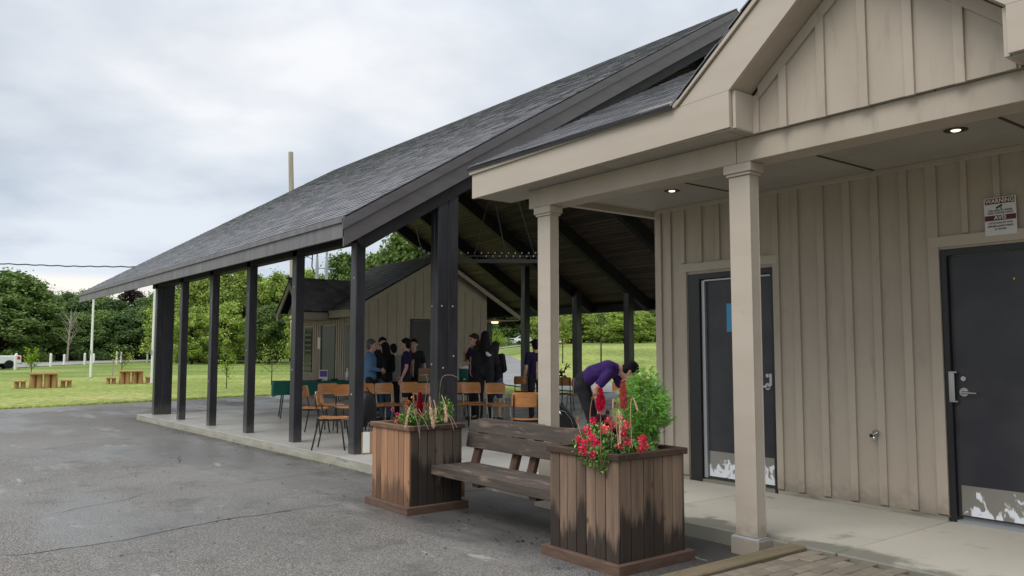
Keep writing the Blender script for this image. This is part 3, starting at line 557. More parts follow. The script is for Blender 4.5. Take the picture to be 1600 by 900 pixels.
# doors
def film_plate(name, y0, y1, z0, z1, x, par, seed, amt):
    m = material('kick_plate_'+str(seed), (0.5, 0.5, 0.5), 0.35, 0.5, metal=1.0, bump=0.05, bscale=(3, 60, 3))
    t_ = m.node_tree; n = t_.nodes; l = t_.links; p = n['Principled BSDF']; co = n.new('ShaderNodeTexCoord').outputs['Object']
    se = n.new('ShaderNodeSeparateXYZ'); l.new(co, se.inputs[0]); mp = n.new('ShaderNodeMapping'); l.new(co, mp.inputs[0]); mp.inputs['Location'].default_value = (seed, seed*3, 0); mp.inputs['Scale'].default_value = (17, 17, 12)
    q = n.new('ShaderNodeTexNoise'); l.new(mp.outputs[0], q.inputs[0]); q.inputs['Scale'].default_value = 1; q.inputs['Detail'].default_value = 6; q.inputs['Distortion'].default_value = 0.5
    a = n.new('ShaderNodeMath'); a.operation = 'MULTIPLY_ADD'; l.new(se.outputs[2], a.inputs[0]); a.inputs[1].default_value = -1.3; l.new(q.outputs[0], a.inputs[2])
    mr = n.new('ShaderNodeMapRange'); l.new(a.outputs[0], mr.inputs[0]); mr.inputs[1].default_value = amt; mr.inputs[2].default_value = amt+0.05
    x_ = n.new('ShaderNodeMix'); x_.data_type = 'RGBA'; l.new(mr.outputs[0], x_.inputs[0]); x_.inputs[6].default_value = (0.42, 0.41, 0.39, 1); x_.inputs[7].default_value = (0.75, 0.79, 0.84, 1); l.new(x_.outputs[2], p.inputs['Base Color'])
    iv = n.new('ShaderNodeMath'); iv.operation = 'SUBTRACT'; iv.inputs[0].default_value = 1; l.new(mr.outputs[0], iv.inputs[1]); l.new(iv.outputs[0], p.inputs['Metallic'])
    W(MB().box((x-0.004, y0, z0), (x-0.0005, y1, z1)), name, m, par)
dr = W(MB().box((WX+0.035, 2.20, 0.045), (WX+0.08, 3.115, 2.19)), 'door', M['door'], bevel=0.002); dr['label'] = 'dark grey right door with steel lever handle'
W(MB().box((WX-0.006, 3.117, 0.0), (WX+0.12, 3.168, 2.248)).box((WX-0.006, 2.20, 2.195), (WX+0.12, 3.117, 2.248)), 'door_frame', M['frame'], bevel=0.002)
film_plate('kick_plate', 2.22, 3.085, 0.06, 0.30, WX+0.034, dr, 4.0, 0.335)
W(MB().box((WX+0.0, 2.20, 0.0), (WX+0.12, 3.115, 0.018)), 'threshold', M['galv'])
def handle(yc, zc, x, par, sgn=-1):
    b_ = MB().mat(M['steel'])
    n = 20; ring = []
    b_.prism([(yc+0.036*math.cos(2*PI*k/n), zc+0.036*math.sin(2*PI*k/n)) for k in range(n)], 'x', x-0.014, x-0.0005)
    b_.tube([(x-0.012, yc, zc), (x-0.05, yc, zc), (x-0.056, yc+sgn*0.02, zc), (x-0.056, yc+sgn*0.115, zc-0.004)], [0.013, 0.012, 0.012, 0.008], 8)
    W(b_, 'handle', None, par, smooth_=False)
    b_ = MB().mat(M['steel']); b_.prism([(yc+0.020*math.cos(2*PI*k/n), zc+0.11+0.020*math.sin(2*PI*k/n)) for k in range(n)], 'x', x-0.018, x-0.0005); W(b_, 'deadbolt', None, par)
handle(3.03, 1.06, WX+0.035, dr)
W(MB().box((WX-0.012, 3.07, 0.975), (WX+0.034, 3.135, 0.99)).box((WX-0.012, 3.09, 0.99), (WX-0.006, 3.135, 1.215)).box((WX-0.012, 3.07, 1.215), (WX+0.034, 3.135, 1.23)), 'latch_guard', M['steel'], dr, bevel=0.002)
W(MB().ball((WX+0.033, 2.62, 1.97), (0.006, 0.009, 0.014)), 'peephole', M['brass'], dr)
dl = W(MB().box((WX+0.05, 4.835, 0.05), (WX+0.095, 5.675, 2.17)), 'door', M['door'], bevel=0.002); dl['label'] = 'dark grey left door half hidden by the porch column'
W(MB().box((WX-0.006, 5.73, 0.0), (WX+0.13, 5.885, 2.238)).box((WX-0.006, 4.802, 0.0), (WX+0.13, 4.832, 2.238)).box((WX-0.006, 4.832, 2.18), (WX+0.13, 5.73, 2.238)), 'door_frame', M['frame'], bevel=0.002)
W(MB().box((WX+0.02, 5.68, 0.045), (WX+0.10, 5.722, 2.165)), 'edge_strip', M['alu'], dl, bevel=0.002)
W(MB().box((WX+0.02, 4.84, 2.155), (WX+0.045, 5.68, 2.17)), 'drip_strip', M['alu'], dl)
film_plate('kick_plate', 4.845, 5.67, 0.065, 0.33, WX+0.049, dl, 9.0, 0.24)
W(MB().box((WX-0.0, 4.832, 0.0), (WX+0.12, 5.73, 0.03)), 'threshold', M['concrete'])
handle(4.915, 1.04, WX+0.05, dl, 1)
W(MB().box((WX+0.0, 4.84, 1.05), (WX+0.049, 4.87, 1.17)), 'latch_guard', M['steel'], dl)
# blue notice on the left door: a thing of its own
t = thing('door_notice', 'blue and white paper notice taped to the left door beside the column', 'notice', (WX+0.048, 5.34, 1.60))
MB().box((-0.002, -0.11, 0), (0, 0.07, 0.30)).build('sheet', M['notice_b'], t)
MB().box((-0.004, -0.10, 0.09), (-0.0022, 0.00, 0.17)).build('white_panel', M['sign_w'], t)
# WARNING / AVIS sign
t = thing('warning_sign', 'white and maroon WARNING AVIS camera sign above the right door', 'sign', (WX-0.026, 2.675, 2.32))
MB().box((-0.006, -0.118, 0), (0, 0.118, 0.305)).build('panel', M['sign_w'], t, bevel=0.002)
MB().box((-0.0078, -0.108, 0.252), (-0.0062, 0.108, 0.297)).build('band', M['sign_m'], t)
MB().box((-0.0078, -0.114, 0.118), (-0.0062, 0.114, 0.160)).build('band', M['sign_m'], t)
def text(s, size, y, z, mat, par, wide=1.0, bold=0.0):
    cu = bpy.data.curves.new('lettering', 'FONT'); cu.body = s; cu.size = size; cu.align_x = 'CENTER'; cu.align_y = 'CENTER'; cu.offset = bold; cu.resolution_u = 2
    o = bpy.data.objects.new('lettering', cu); C.objects.link(o)
    dg = bpy.context.evaluated_depsgraph_get(); me = bpy.data.meshes.new_from_object(o.evaluated_get(dg)); bpy.data.objects.remove(o)
    me.materials.clear(); me.materials.append(mat)
    o = link('lettering', me, par, (-0.0084, y, z), (PI/2, 0, -PI/2)); o.scale = (wide, 1, 1); return o
text('WARNING', 0.047, 0, 0.274, M['sign_t'], t, 0.92, 0.0006); text('AVIS', 0.046, 0, 0.139, M['sign_t'], t, 1.0, 0.0006)
text('THIS AREA IS UNDER', 0.019, 0, 0.197, M['sign_k'], t, 1.0, 0.0004); text('VIDEO SURVEILLANCE', 0.019, 0, 0.177, M['sign_k'], t, 1.0, 0.0004)
text('CETTE ZONE EST SOUS', 0.018, 0, 0.097, M['sign_k'], t, 0.95, 0.0004); text('SURVEILLANCE VIDEO', 0.019, 0, 0.072, M['sign_k'], t, 1.0, 0.0006); text('24 HEURES', 0.018, 0, 0.048, M['sign_k'], t, 1.0, 0.0004)
cm_ = MB(); Mx = Matrix.Translation((-0.0075, 0.005, 0.228)) @ Matrix.Rotation(math.radians(-28), 4, 'X')
cm_.box((-0.001, -0.026, -0.007), (0.0005, 0.026, 0.007), Mx); cm_.box((-0.0009, -0.006, -0.022), (0.0004, 0.002, -0.006), Matrix.Translation((-0.0076, -0.008, 0.228))); cm_.build('camera_symbol', M['sign_k'], t)
# hose bib
t = thing('hose_tap', 'small chrome outdoor tap with round handle on the batten wall', 'tap', (WX, 3.76, 0.65))
b_ = MB().mat(M['chrome']); b_.tube([(0, 0, 0), (-0.05, 0, 0), (-0.075, 0.0, -0.012), (-0.082, 0, -0.04)], [0.016, 0.014, 0.014, 0.012], 10); b_.build('spout', None, t, smooth_=True)
MB().lathe([(0.0, 0), (0.028, 0.001), (0.03, 0.005), (0.026, 0.012), (0.0, 0.013)], 12).build('handle', M['chrome'], t, loc=(-0.045, 0, 0.03), rot=(0, -0.5, 0)); MB().lathe([(0.024, 0), (0.024, 0.006)], 12).build('flange', M['chrome'], t, rot=(0, -PI/2, 0))
MB().ball((-0.06, 0.035, 0.0), (0.014, 0.018, 0.016)).build('vacuum_breaker', M['wire'], t, smooth_=True)
# ceiling, joints, beam
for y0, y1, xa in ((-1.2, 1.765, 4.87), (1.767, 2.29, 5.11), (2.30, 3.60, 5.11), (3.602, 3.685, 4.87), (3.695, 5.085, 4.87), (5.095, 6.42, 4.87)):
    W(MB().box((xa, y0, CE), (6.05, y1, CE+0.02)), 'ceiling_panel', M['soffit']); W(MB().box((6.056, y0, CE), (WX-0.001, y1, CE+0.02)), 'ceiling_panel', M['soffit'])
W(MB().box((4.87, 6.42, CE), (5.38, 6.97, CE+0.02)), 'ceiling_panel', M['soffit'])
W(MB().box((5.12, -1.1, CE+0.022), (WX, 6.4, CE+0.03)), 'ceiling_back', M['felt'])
for y in (2.295, 3.69, 5.09): W(MB().box((6.07, y-0.012, CE-0.006), (WX-0.06, y+0.012, CE-0.0006)), 'ceiling_joint', M['soffit_line'] if 'soffit_line' in M else M['rim'])
W(MB().box((WX-0.03, -1.2, CE-0.045), (WX-0.001, 6.33, CE-0.001)), 'cornice', M['beige'], bevel=0.003)
W(MB().box((5.118, 3.80, 2.835), (5.36, 6.34, CE-0.002)), 'beam', M['beige'], bevel=0.003)
W(MB().box((5.118, -1.2, 2.835), (5.36, 3.796, CE-0.002)), 'beam', M['beige'], bevel=0.003)
W(MB().box((5.365, 6.42, 2.955), (7.2, 6.50, CE+0.03)), 'end_trim', M['beige'], bevel=0.003)
# columns
def column(yc, label):
    t_ = thing('porch_column', label, 'column', (5.205, yc, 0), group='beige porch columns')
    MB().box((-0.045, -0.092, 0.0), (0.045, 0.092, 2.76)).build('shaft', M['beige_trim'], t_, bevel=0.003)
    for sx in (-1, 1):
        MB().box((min(sx*0.0455, sx*0.057), -0.0955, 0.02), (max(sx*0.0455, sx*0.057), 0.0955, 2.74)).build('side_board', M['beige_trim'], t_, bevel=0.002)
    MB().box((-0.085, -0.125, 2.765), (0.085, 0.125, 2.834)).build('capital', M['beige_trim'], t_, bevel=0.003)
    MB().box((-0.072, -0.110, 2.742), (0.072, 0.110, 2.764)).build('necking', M['beige_trim'], t_, bevel=0.003)
    MB().box((-0.085, -0.125, -0.16), (0.085, 0.125, 0.006)).build('plinth', M['beige_trim'], t_, bevel=0.004)
    MB().prism([(-0.085, 0.007), (0.085, 0.007), (0.06, 0.018), (-0.06, 0.018)], 'y', -0.12, 0.12).build('flashing', M['galv'], t_)
column(3.80, 'nearer beige porch column standing beside the tan pavers')
column(6.14, 'farther beige porch column rising behind the wooden bench')
# downlights
for i, (x, y) in enumerate(((6.25, 5.43), (6.16, 2.63))):
    t = thing('recessed_light', ('lit round ceiling light between the two columns', 'lit round ceiling light at the right, nearest the sign')[i], 'ceiling light', (x, y, CE), group='lit recessed porch lights')
    MB().lathe([(0.082, -0.004), (0.082, -0.0008)], 24).build('trim_ring', M['lamp_hole'], t); MB().lathe([(0.026, -0.010), (0.034, -0.0045)], 18).build('bulb', M['lamp'], t)
# fascia polygon pieces on plane X=4.82
FX = 4.82
def fas(poly, name='fascia', mat='beige_trim', x0=FX, x1=FX+0.035): return W(MB().prism(poly, 'x', x0, x1), name, M[mat])
fas([(6.92, 2.995), (6.92, 3.245), (4.105, 3.295), (3.632, 3.31), (3.632, 3.035)])
AP = 4.40
fas([(3.629, 3.312), (4.102, 3.297), (2.70, AP), (2.70, 4.09)]); fas([(1.771, 3.312), (1.298, 3.297), (2.698, AP), (2.698, 4.09)])
fas([(-1.2, 3.03), (-1.2, 3.30), (1.295, 3.295), (1.768, 3.31), (1.768, 3.035)])
fas([(6.945, 3.247), (6.945, 3.30), (4.09, 3.352), (4.13, 3.297)], 'drip_trim', 'beige_trim', FX-0.022, FX+0.034)
fas([(4.127, 3.297), (4.087, 3.352), (2.70, 4.455), (2.70, AP+0.002)], 'drip_trim', 'beige_trim', FX-0.022, FX+0.034)
fas([(1.273, 3.297), (1.313, 3.352), (2.698, 4.455), (2.698, AP+0.002)], 'drip_trim', 'beige_trim', FX-0.022, FX+0.034)
W(MB().box((FX+0.036, 3.60, 3.03), (5.079, 3.628, 3.31)), 'return_board', M['beige_trim']); W(MB().box((FX+0.036, 1.772, 3.03), (5.079, 1.80, 3.31)), 'return_board', M['beige_trim'])
W(MB().prism([(3.628, 3.312), (2.70, 4.092), (2.70, 4.12), (3.628, 3.34)], 'x', FX+0.036, 5.079), 'rake_soffit', M['beige']); W(MB().prism([(1.772, 3.312), (2.699, 4.092), (2.699, 4.12), (1.772, 3.34)], 'x', FX+0.036, 5.079), 'rake_soffit', M['beige'])
W(MB().box((FX+0.036, 3.63, 3.022), (4.868, 6.9, 3.045)), 'soffit_edge', M['beige']); 
W(MB().box((FX+0.036, 6.90, 3.045), (5.38, 6.93, 3.235)), 'return_end', M['beige_trim'])
# pediment siding with battens
ptop = lambda y: 3.312+(3.63-y if y > 2.7 else y-1.77)*0.8387 - 0.085
W(MB().prism([(3.60, 3.022), (3.60, 3.31), (2.70, 4.09), (1.80, 3.31), (1.80, 3.022)], 'x', 5.08, 5.10), 'gable_siding', M['beige'])
for y in (3.345, 3.04, 2.735, 2.43, 2.125): batten(y, 3.012, 0, 0.062, 5.08, NB, ptop)
batten(3.575, 3.015, 0, 0.05, 5.08, NB, lambda y: 3.30); batten(1.84, 3.015, 0, 0.05, 5.08, NB, lambda y: 3.30)
for s_ in (0, 1):
    pl2 = [(3.55, 3.27), (3.55, 3.37), (2.7, 4.08), (2.7, 3.98)] if not s_ else [(1.85, 3.27), (1.85, 3.37), (2.698, 4.08), (2.698, 3.98)]
    W(MB().prism(pl2, 'x', 5.055, 5.079), 'rake_batten', M['beige'], bevel=0.002)
# roof decks + shingles
def shingled(par, name_parts, origin, udir, vdir, nu, nv, tu=0.30, tv=0.145, keep=None, limit=0, near=None, off=(0, 0, 0), smat='shingle_s'):
    """tabs laid in courses: u along the eave, v up the slope; nearest ones as parts, the rest as one mesh"""
    u = Vector(udir).normalized(); v = Vector(vdir).normalized(); n_ = u.cross(v).normalized()
    if n_.z < 0: n_ = -n_
    o = Vector(origin); cells = []
    for j in range(nv):
        for i in range(-1, nu+1):
            a = i*tu + (tu/2 if j % 2 else 0) + 0.07*math.sin(j*2.3); wv = R.uniform(-0.012, 0.012)
            if a < -tu*0.9 or a > nu*tu: continue
            a0, a1 = max(0, a+0.003), min(nu*tu, a+tu-0.003)
            if a1-a0 < 0.04: continue
            c = o+u*(a0+a1)/2+v*(j*tv+tv/2)
            if keep and not keep(c): continue
            cells.append((c, a0, a1, j, wv))
    cells.sort(key=lambda q: (q[0]-Vector(near or (0, 0, 1.4))).length); st = MB().mat(M[smat])
    shared = {}
    for k, (c, a0, a1, j, wv) in enumerate(cells):
        L_ = tv*1.06; th = 0.011+R.uniform(0, 0.006)
        w_ = (a1-a0)/2
        vs = [(-w_, wv-tv/2, 0), (w_, wv-tv/2+R.uniform(-.004, .004), 0), (w_, L_-tv/2, -0.004), (-w_, L_-tv/2, -0.004), (-w_, wv-tv/2, th), (w_, wv-tv/2, th), (w_, L_-tv/2, 0.004), (-w_, L_-tv/2, 0.004)]
        fs = [(4,5,6,7),(0,1,5,4),(1,2,6,5),(3,0,4,7)]
        B_ = Matrix((u, v, n_)).transposed()
        if k < limit:
            key = (round(w_, 2), k % 5)
            if key not in shared:
                m_ = MB().add(vs, fs).me('shingle', M['shingle'], fix=False); shared[key] = m_
            ob = link('shingle', shared[key], par); p_ = c-Vector(off); ob.matrix_local = Matrix.Translation(p_) @ B_.to_4x4()
        else: st.add([(c-Vector(off)) + B_ @ Vector(q) for q in vs], fs)
    if len(st.v): tag(st.build('shingle_field', None, par, fix=False), kind='stuff')
OFF = (7.02, 2.7, 0)
m_ = 0.50
for ya, yb, xa in ((-1.2, 1.25, 4.78), (1.252, 4.148, 5.13), (4.15, 6.96, 4.78)):
    W(MB().prism([(xa, 3.285+(xa-4.78)*m_), (9.0, 3.285+4.22*m_), (9.0, 3.315+4.22*m_), (xa, 3.312+(xa-4.78)*m_)], 'y', ya, yb), 'roof_deck', M['felt'])
W(MB().prism([(9.002, 3.285+4.22*m_), (13.2, 3.285), (13.2, 3.315), (9.002, 3.315+4.22*m_)], 'y', -1.2, 6.96), 'roof_deck', M['felt'])
shingled(NB, '', (4.785, 3.55, 3.322), (0, 1, 0), (1, 0, m_), 11, 32, 0.31, 0.14, keep=lambda c: c.y < 6.97 and (c.z > 3.33+(4.25-c.y)*0.84 or c.y > 4.2), limit=250, off=OFF)
# cross gable roof
for s_ in (0, 1):
    yo = 4.125 if not s_ else 1.275
    W(MB().prism([(yo, 3.328), (2.70, 4.472), (2.70, 4.456), (yo, 3.312)] if not s_ else [(yo, 3.328), (2.699, 4.472), (2.699, 4.456), (yo, 3.312)], 'x', 4.800, 7.9), 'gable_roof_deck', M['felt'])
L2 = Vector((0, 2.70-4.16, 4.495-3.335))
shingled(NB, '', (4.788, 4.150, 3.322), (1, 0, 0), L2, 10, 12, 0.31, 0.14, limit=30, off=OFF)
shingled(NB, '', (4.788, 1.25, 3.322), (1, 0, 0), Vector((0, 1.46, 1.16)), 10, 12, 0.31, 0.14, limit=0, off=OFF)

# ------------------------------------------------------------------ pavilion
PO = Vector((13.3, 15, 0))
PV = thing('picnic_pavilion', 'large open pavilion with charcoal shingle roof on black posts', 'pavilion', PO)
def V(mbx, name, mat, parent=PV, **k):
    mbx.v = [(x-PO.x, y-PO.y, z-PO.z) for x, y, z in mbx.v]; return mbx.build(name, mat, parent, **k)
EX, RX, FXr, EZ, RZ, Y0, Y1 = 4.80, 13.30, 21.9, 3.20, 8.28, 9.82, 28.35
SL = (RZ-EZ)/(RX-EX); SLr = (RZ-EZ)/(FXr-RX)
V(MB().prism([(EX-0.02, EZ-0.05), (EX-0.02, EZ-0.015), (RX, RZ-0.008), (FXr+0.02, EZ-0.015), (FXr+0.02, EZ-0.05), (RX, RZ-0.05)], 'y', Y0-0.03, Y1), 'roof_deck', M['felt'])
shingled(PV, '', (EX-0.03, Y0-0.035, EZ-0.006), (0, 1, 0), (1, 0, SL), int((Y1-Y0)/0.32)+1, 71, 0.32, 0.1405, limit=280, off=PO)
# ridge cap
rc = MB()
for i in range(62):
    y = Y0-0.03+0.3*i; rc.prism([(RX-0.13, RZ-0.058), (RX, RZ+0.022), (RX+0.13, RZ-0.058), (RX, RZ+0.008)], 'y', y, y+0.295)
tag(V(rc, 'ridge_cap', M['shingle_s']), kind='stuff')
# underside planks of the far slope
nP = 62
for k in range(nP):
    a = 0.25 + k*(math.hypot(FXr-RX, RZ-EZ)-0.35)/nP; wd = (math.hypot(FXr-RX, RZ-EZ)-0.35)/nP-0.018
    d = Vector((FXr-RX, 0, EZ-RZ)).normalized(); n_ = Vector((d.z, 0, -d.x)); p0 = Vector((RX, 0, RZ-0.053))+d*a; p1 = p0+d*wd; t_ = n_*(0.03+R.uniform(0, 0.012))
    pm_ = MB(); poly = [(p0.x, p0.z), (p1.x, p1.z), (p1.x+t_.x, p1.z+t_.z), (p0.x+t_.x, p0.z+t_.z)]
    V(pm_.prism(poly, 'y', Y0+0.06, Y1-0.02), 'plank', M['plank'])
# rafters, far slope, and end rafter on the near slope
for y in (10.05, 11.15, 14.1, 17.05, 20.0, 22.95, 25.9, 28.2):
    V(MB().beam((RX, y, RZ-0.10), (FXr-0.12, y, EZ-0.10+0.12*SLr), 0.20 if y > 10.1 else 0.1, 0.40, (0, 0, 1)), 'rafter', M['black_under'])
V(MB().beam((EX+0.12, 10.0, EZ-0.07+0.12*SL), (RX, 10.0, RZ-0.07), 0.14, 0.46, (0, 0, 1)), 'rafter', M['black_under'])
for y in (12.2, 14.3, 16.4, 18.5, 20.6, 22.7, 24.8, 26.9): V(MB().beam((EX+0.06, y, EZ-0.06+0.1*SL), (RX, y, RZ-0.06), 0.14, 0.25, (0, 0, 1)), 'rafter', M['black_under'])
V(MB().box((RX-0.09, 10.2, RZ-0.62), (RX+0.09, Y1-0.3, RZ-0.12)), 'ridge_beam', M['black_under'])
V(MB().box((FXr-0.28, 10.0, 2.86), (FXr-0.08, Y1-0.1, 3.14)), 'eave_beam', M['black_under'])
V(MB().box((EX+0.30, 10.1, 2.90), (EX+0.46, 20.9, 3.16)), 'eave_beam', M['black_under'])
# fascias
V(MB().box((EX-0.035, Y0-0.002, 2.905), (EX, Y1, 3.115)), 'eave_fascia', M['eave'], bevel=0.003)
V(MB().box((EX-0.065, Y0-0.03, 3.105), (EX-0.03, Y1+0.01, 3.185)), 'eave_fascia_cap', M['eave'], bevel=0.003)
V(MB().box((FXr, Y0, 2.86), (FXr+0.035, Y1, 3.17)), 'eave_fascia', M['fascia'])
def rk(lo, hi, y0, y1, name, mat='fascia', x0=EX-0.03):
    zz0 = EZ+(x0-EX)*SL
    V(MB().prism([(x0, zz0-hi), (x0, max(zz0-lo, 2.90)), (x0+0.1, max(zz0-lo+0.1*SL, 2.90)), (RX, RZ-lo), (RX, RZ-hi)] if lo > 0.3 else [(x0, zz0-hi), (x0, zz0-lo), (RX, RZ-lo), (RX, RZ-hi)], 'y', y0, y1), name, M[mat])
    xr = FXr+0.03; zr = EZ-(xr-FXr)*SLr
    V(MB().prism([(xr, zr-hi), (xr, zr-lo), (RX+0.002, RZ-lo), (RX+0.002, RZ-hi)], 'y', y0, y1), name, M[mat])
rk(0.135, 0.395, Y0-0.005, Y0+0.03, 'rake_fascia', 'fascia', EX-0.035)
rk(0.01, 0.155, Y0-0.035, Y0-0.006, 'rake_fascia_cap', 'fascia', EX-0.065)
rk(0.02, 0.35, Y1-0.03, Y1+0.002, 'rake_fascia')
# posts
def post(x, y, z0, z1, wx=0.14, wy=0.175, bolts=()):
    b_ = MB(); b_.box((x-wx/2, y-wy/2, z0), (x+wx/2, y+wy/2, z1)); o = V(b_, 'post', M['black'], bevel=0.006)
    for bx, by, bz in bolts:
        V(MB().ball((bx, by, bz), 0.016, 6, 4), 'bolt', M['galv'], o)
    return o
for k in range(6):
    y = 10.19+2.065*k; post(5.17, y, slabz(y)-0.05, 3.0, bolts=((5.10, y, 0.8+0.3*(k % 3)), (5.10, y-0.03, 2.4)))
post(5.37, 20.51, -0.2, 3.0, 0.25, 0.175)
zt = lambda x: EZ+(x-EX)*SL-0.2
post(6.43, 10.02, -0.05, zt(6.36), 0.175, 0.10, ((6.41, 9.966, 2.05), (6.44, 9.966, 1.15))); post(6.61, 10.02, -0.05, zt(6.54), 0.175, 0.10, ((6.60, 9.966, 2.05), (6.62, 9.966, 1.32)))
post(6.43, 10.125, -0.05, 3.85, 0.173, 0.10, ((6.34, 10.12, 2.05), (6.34, 10.12, 1.2)))
for x_, y_, tx in ((20.7, 20.05, 0), (20.7, 22.75, 0), (20.7, 25.9, 0)):
    post(x_, y_, -0.3, 3.66, 0.26, 0.26)
for y_ in (11.15, 14.1, 17.05): post(20.7, y_, -0.3, 3.66, 0.26, 0.26)
post(20.3, 28.05, -0.4, 3.75, 0.42, 0.3); post(19.2, 24.0, -0.3, 4.6, 0.24, 0.24)
for px_, w_ in ((832, 0.24),):
    pass
# hanging light bridge with bulbs
hb = thing('hanging_light_bridge', 'long dark hanging bridge with a row of clear bulbs under the pavilion roof', 'hanging light', at(778, 15.5) + Vector((0, 0, 1.72)))
hb.rotation_euler.z = facing(at(778, 15.5), 0)
b_ = MB()
for s_ in (0, 1): b_.beam((-0.78, 0.0+0.3*s_, 0), (0.78, 0.3*s_, 0), 0.03, 0.035)
b_.beam((-0.78, 0, 0.11), (0.78, 0, 0.11), 0.02, 0.02); b_.build('rail', M['black'], hb)
for i in range(14): MB().beam((-0.75+0.115*i, -0.0, 0.10), (-0.75+0.115*i, 0.0, 0.0), 0.014, 0.014, (0, 1, 0)).build('rung', M['black'], hb)
bm_ = MB().ball((0, 0, 0), (0.014, 0.014, 0.02), 8, 6).me('bulb', M['bulb'], smooth_=True)
for i in range(12): link('bulb', bm_, hb, (-0.72+0.13*i, -0.02, 0.16))
for i in range(8): link('bulb', bm_, hb, (-0.68+0.13*i, 0.05, 0.09))
for a, b in (((-0.15, 0, 0.12), (0.10, 0, 1.35)), ((0.45, 0, 0.12), (0.15, 0, 1.35)), ((-0.7, 0, 0.12), (-0.35, 0, 1.3))): MB().tube([a, b], 0.009, 6).build('hanger', M['black'], hb)

# ------------------------------------------------------------------ far washroom building, beyond the pavilion floor
BO = Vector((10.47, 20.7, 0))
BB = thing('far_washroom', 'smaller looking beige batten building with grey gable roof beyond the pavilion floor', 'building', BO)
def B(mbx, name, mat, parent=BB, **k):
    mbx.v = [(x-BO.x, y-BO.y, z) for x, y, z in mbx.v]; return mbx.build(name, mat, parent, **k)
bx0, bx1, by0, by1, bz = 10.47, 15.0, 20.7, 24.6, 2.37
B(MB().prism([(bx0, -0.4), (bx1, -0.4), (bx1, 3.12), (13.1, 4.18), (bx0, 2.70)], 'y', by0, by0+0.15), 'gable_wall', M['beige_dull'])
B(MB().box((bx0, by0+0.152, -0.4), (bx0+0.15, by1, bz)), 'front_wall', M['beige']); B(MB().box((bx1-0.15, by0+0.152, -0.4), (bx1, by1, bz+0.3)), 'rear_wall', M['beige_dull'])
B(MB().box((bx0+.152, by1-0.15, -0.4), (bx1-.152, by1, bz)), 'end_wall', M['beige_dull'])
x = bx0+0.12
while x < bx1-0.05:
    if not (12.2 < x < 13.35): B(MB().box((x-0.03, by0-0.02, -0.05), (x+0.03, by0-0.0006, bz+0.10+min((x-bx0)*0.62, (bx1+0.4-x)*0.62))), 'batten', M['beige_dull'])
    else: B(MB().box((x-0.03, by0-0.02, 2.40), (x+0.03, by0-0.0006, bz+0.10+min((x-bx0)*0.62, (bx1+0.4-x)*0.62))), 'batten', M['beige_dull'])
    x += 0.3
gd = B(MB().box((12.3, by0-0.012, -0.1), (13.3, by0-0.001, 2.29)), 'door', M['door']); B(MB().box((12.22, by0-0.03, -0.1), (12.295, by0-0.001, 2.34)).box((13.305, by0-0.03, -0.1), (13.38, by0-0.001, 2.34)).box((12.295, by0-0.03, 2.295), (13.305, by0-0.001, 2.34)), 'door_frame', M['frame'])
for y in [20.74+0.145*i for i in range(27)]:
    inw = 23.6 < y < 24.25; ind = 21.98 < y < 22.95; in3 = 20.9 < y < 21.36
    z0 = -0.05
    if ind or in3:
        B(MB().box((bx0-0.022, y-0.022, 2.17), (bx0-0.0006, y+0.022, bz)), 'batten', M['beige'])
    elif inw: B(MB().box((bx0-0.022, y-0.022, 2.17), (bx0-0.0006, y+0.022, bz)), 'batten', M['beige']); B(MB().box((bx0-0.022, y-0.022, -0.05), (bx0-0.0006, y+0.022, 0.70)), 'batten', M['beige'])
    else: B(MB().box((bx0-0.022, y-0.022, z0), (bx0-0.0006, y+0.022, bz)), 'batten', M['beige'])
B(MB().box((bx0-0.02, 22.02, 0.0), (bx0-0.001, 22.92, 2.13)), 'door', M['door']); B(MB().box((bx0-0.035, 22.925, 0.0), (bx0-0.001, 22.97, 2.16)), 'door_frame', M['frame'])
B(MB().box((bx0-0.02, 20.94, 0.0), (bx0-0.001, 21.34, 2.13)), 'door', M['door']); B(MB().box((bx0-0.02, 23.64, 0.73), (bx0-0.001, 24.2, 2.13)), 'window', M['glass'])
for i in range(8): B(MB().beam((bx0-0.03, 23.64, 0.80+i*0.16), (bx0-0.03, 24.2, 0.80+i*0.16), 0.02, 0.06), 'slat', M['frame'])
# roof
B(MB().prism([(10.10, 2.55), (13.1, 4.24), (16.1, 2.55), (16.1, 2.51), (13.1, 4.20), (10.10, 2.51)], 'y', 20.38, 24.7), 'roof_deck', M['felt'])
M['shingle_far'] = mt('grey_far_shingle', (0.28, 0.28, 0.30), 0.65, 0.4, var=(0.30, 0.30, 0.32), vscale=(3, 3, 3), bump=0.5, bscale=200, bdist=0.002, island=0.25)
shingled(BB, '', (10.08, 20.36, 2.565), (0, 1, 0), (3.02, 0, 1.70), 13, 24, 0.32, 0.145, off=BO, smat='shingle_far')
B(MB().box((10.08, 20.39, 2.34), (10.12, 21.66, 2.54)), 'fascia', M['beige_trim']); B(MB().box((10.06, 20.37, 2.49), (10.079, 21.66, 2.545)), 'drip_trim', M['beige_trim'])
B(MB().box((10.122, 20.40, 2.345), (10.46, 24.6, 2.365)), 'soffit', M['soffit'])
B(MB().prism([(10.10, 2.37), (10.10, 2.52), (13.1, 4.19), (16.1, 2.52), (16.1, 2.37), (13.1, 4.06)], 'y', 20.385, 20.41), 'rake_fascia', M['beige_trim'])
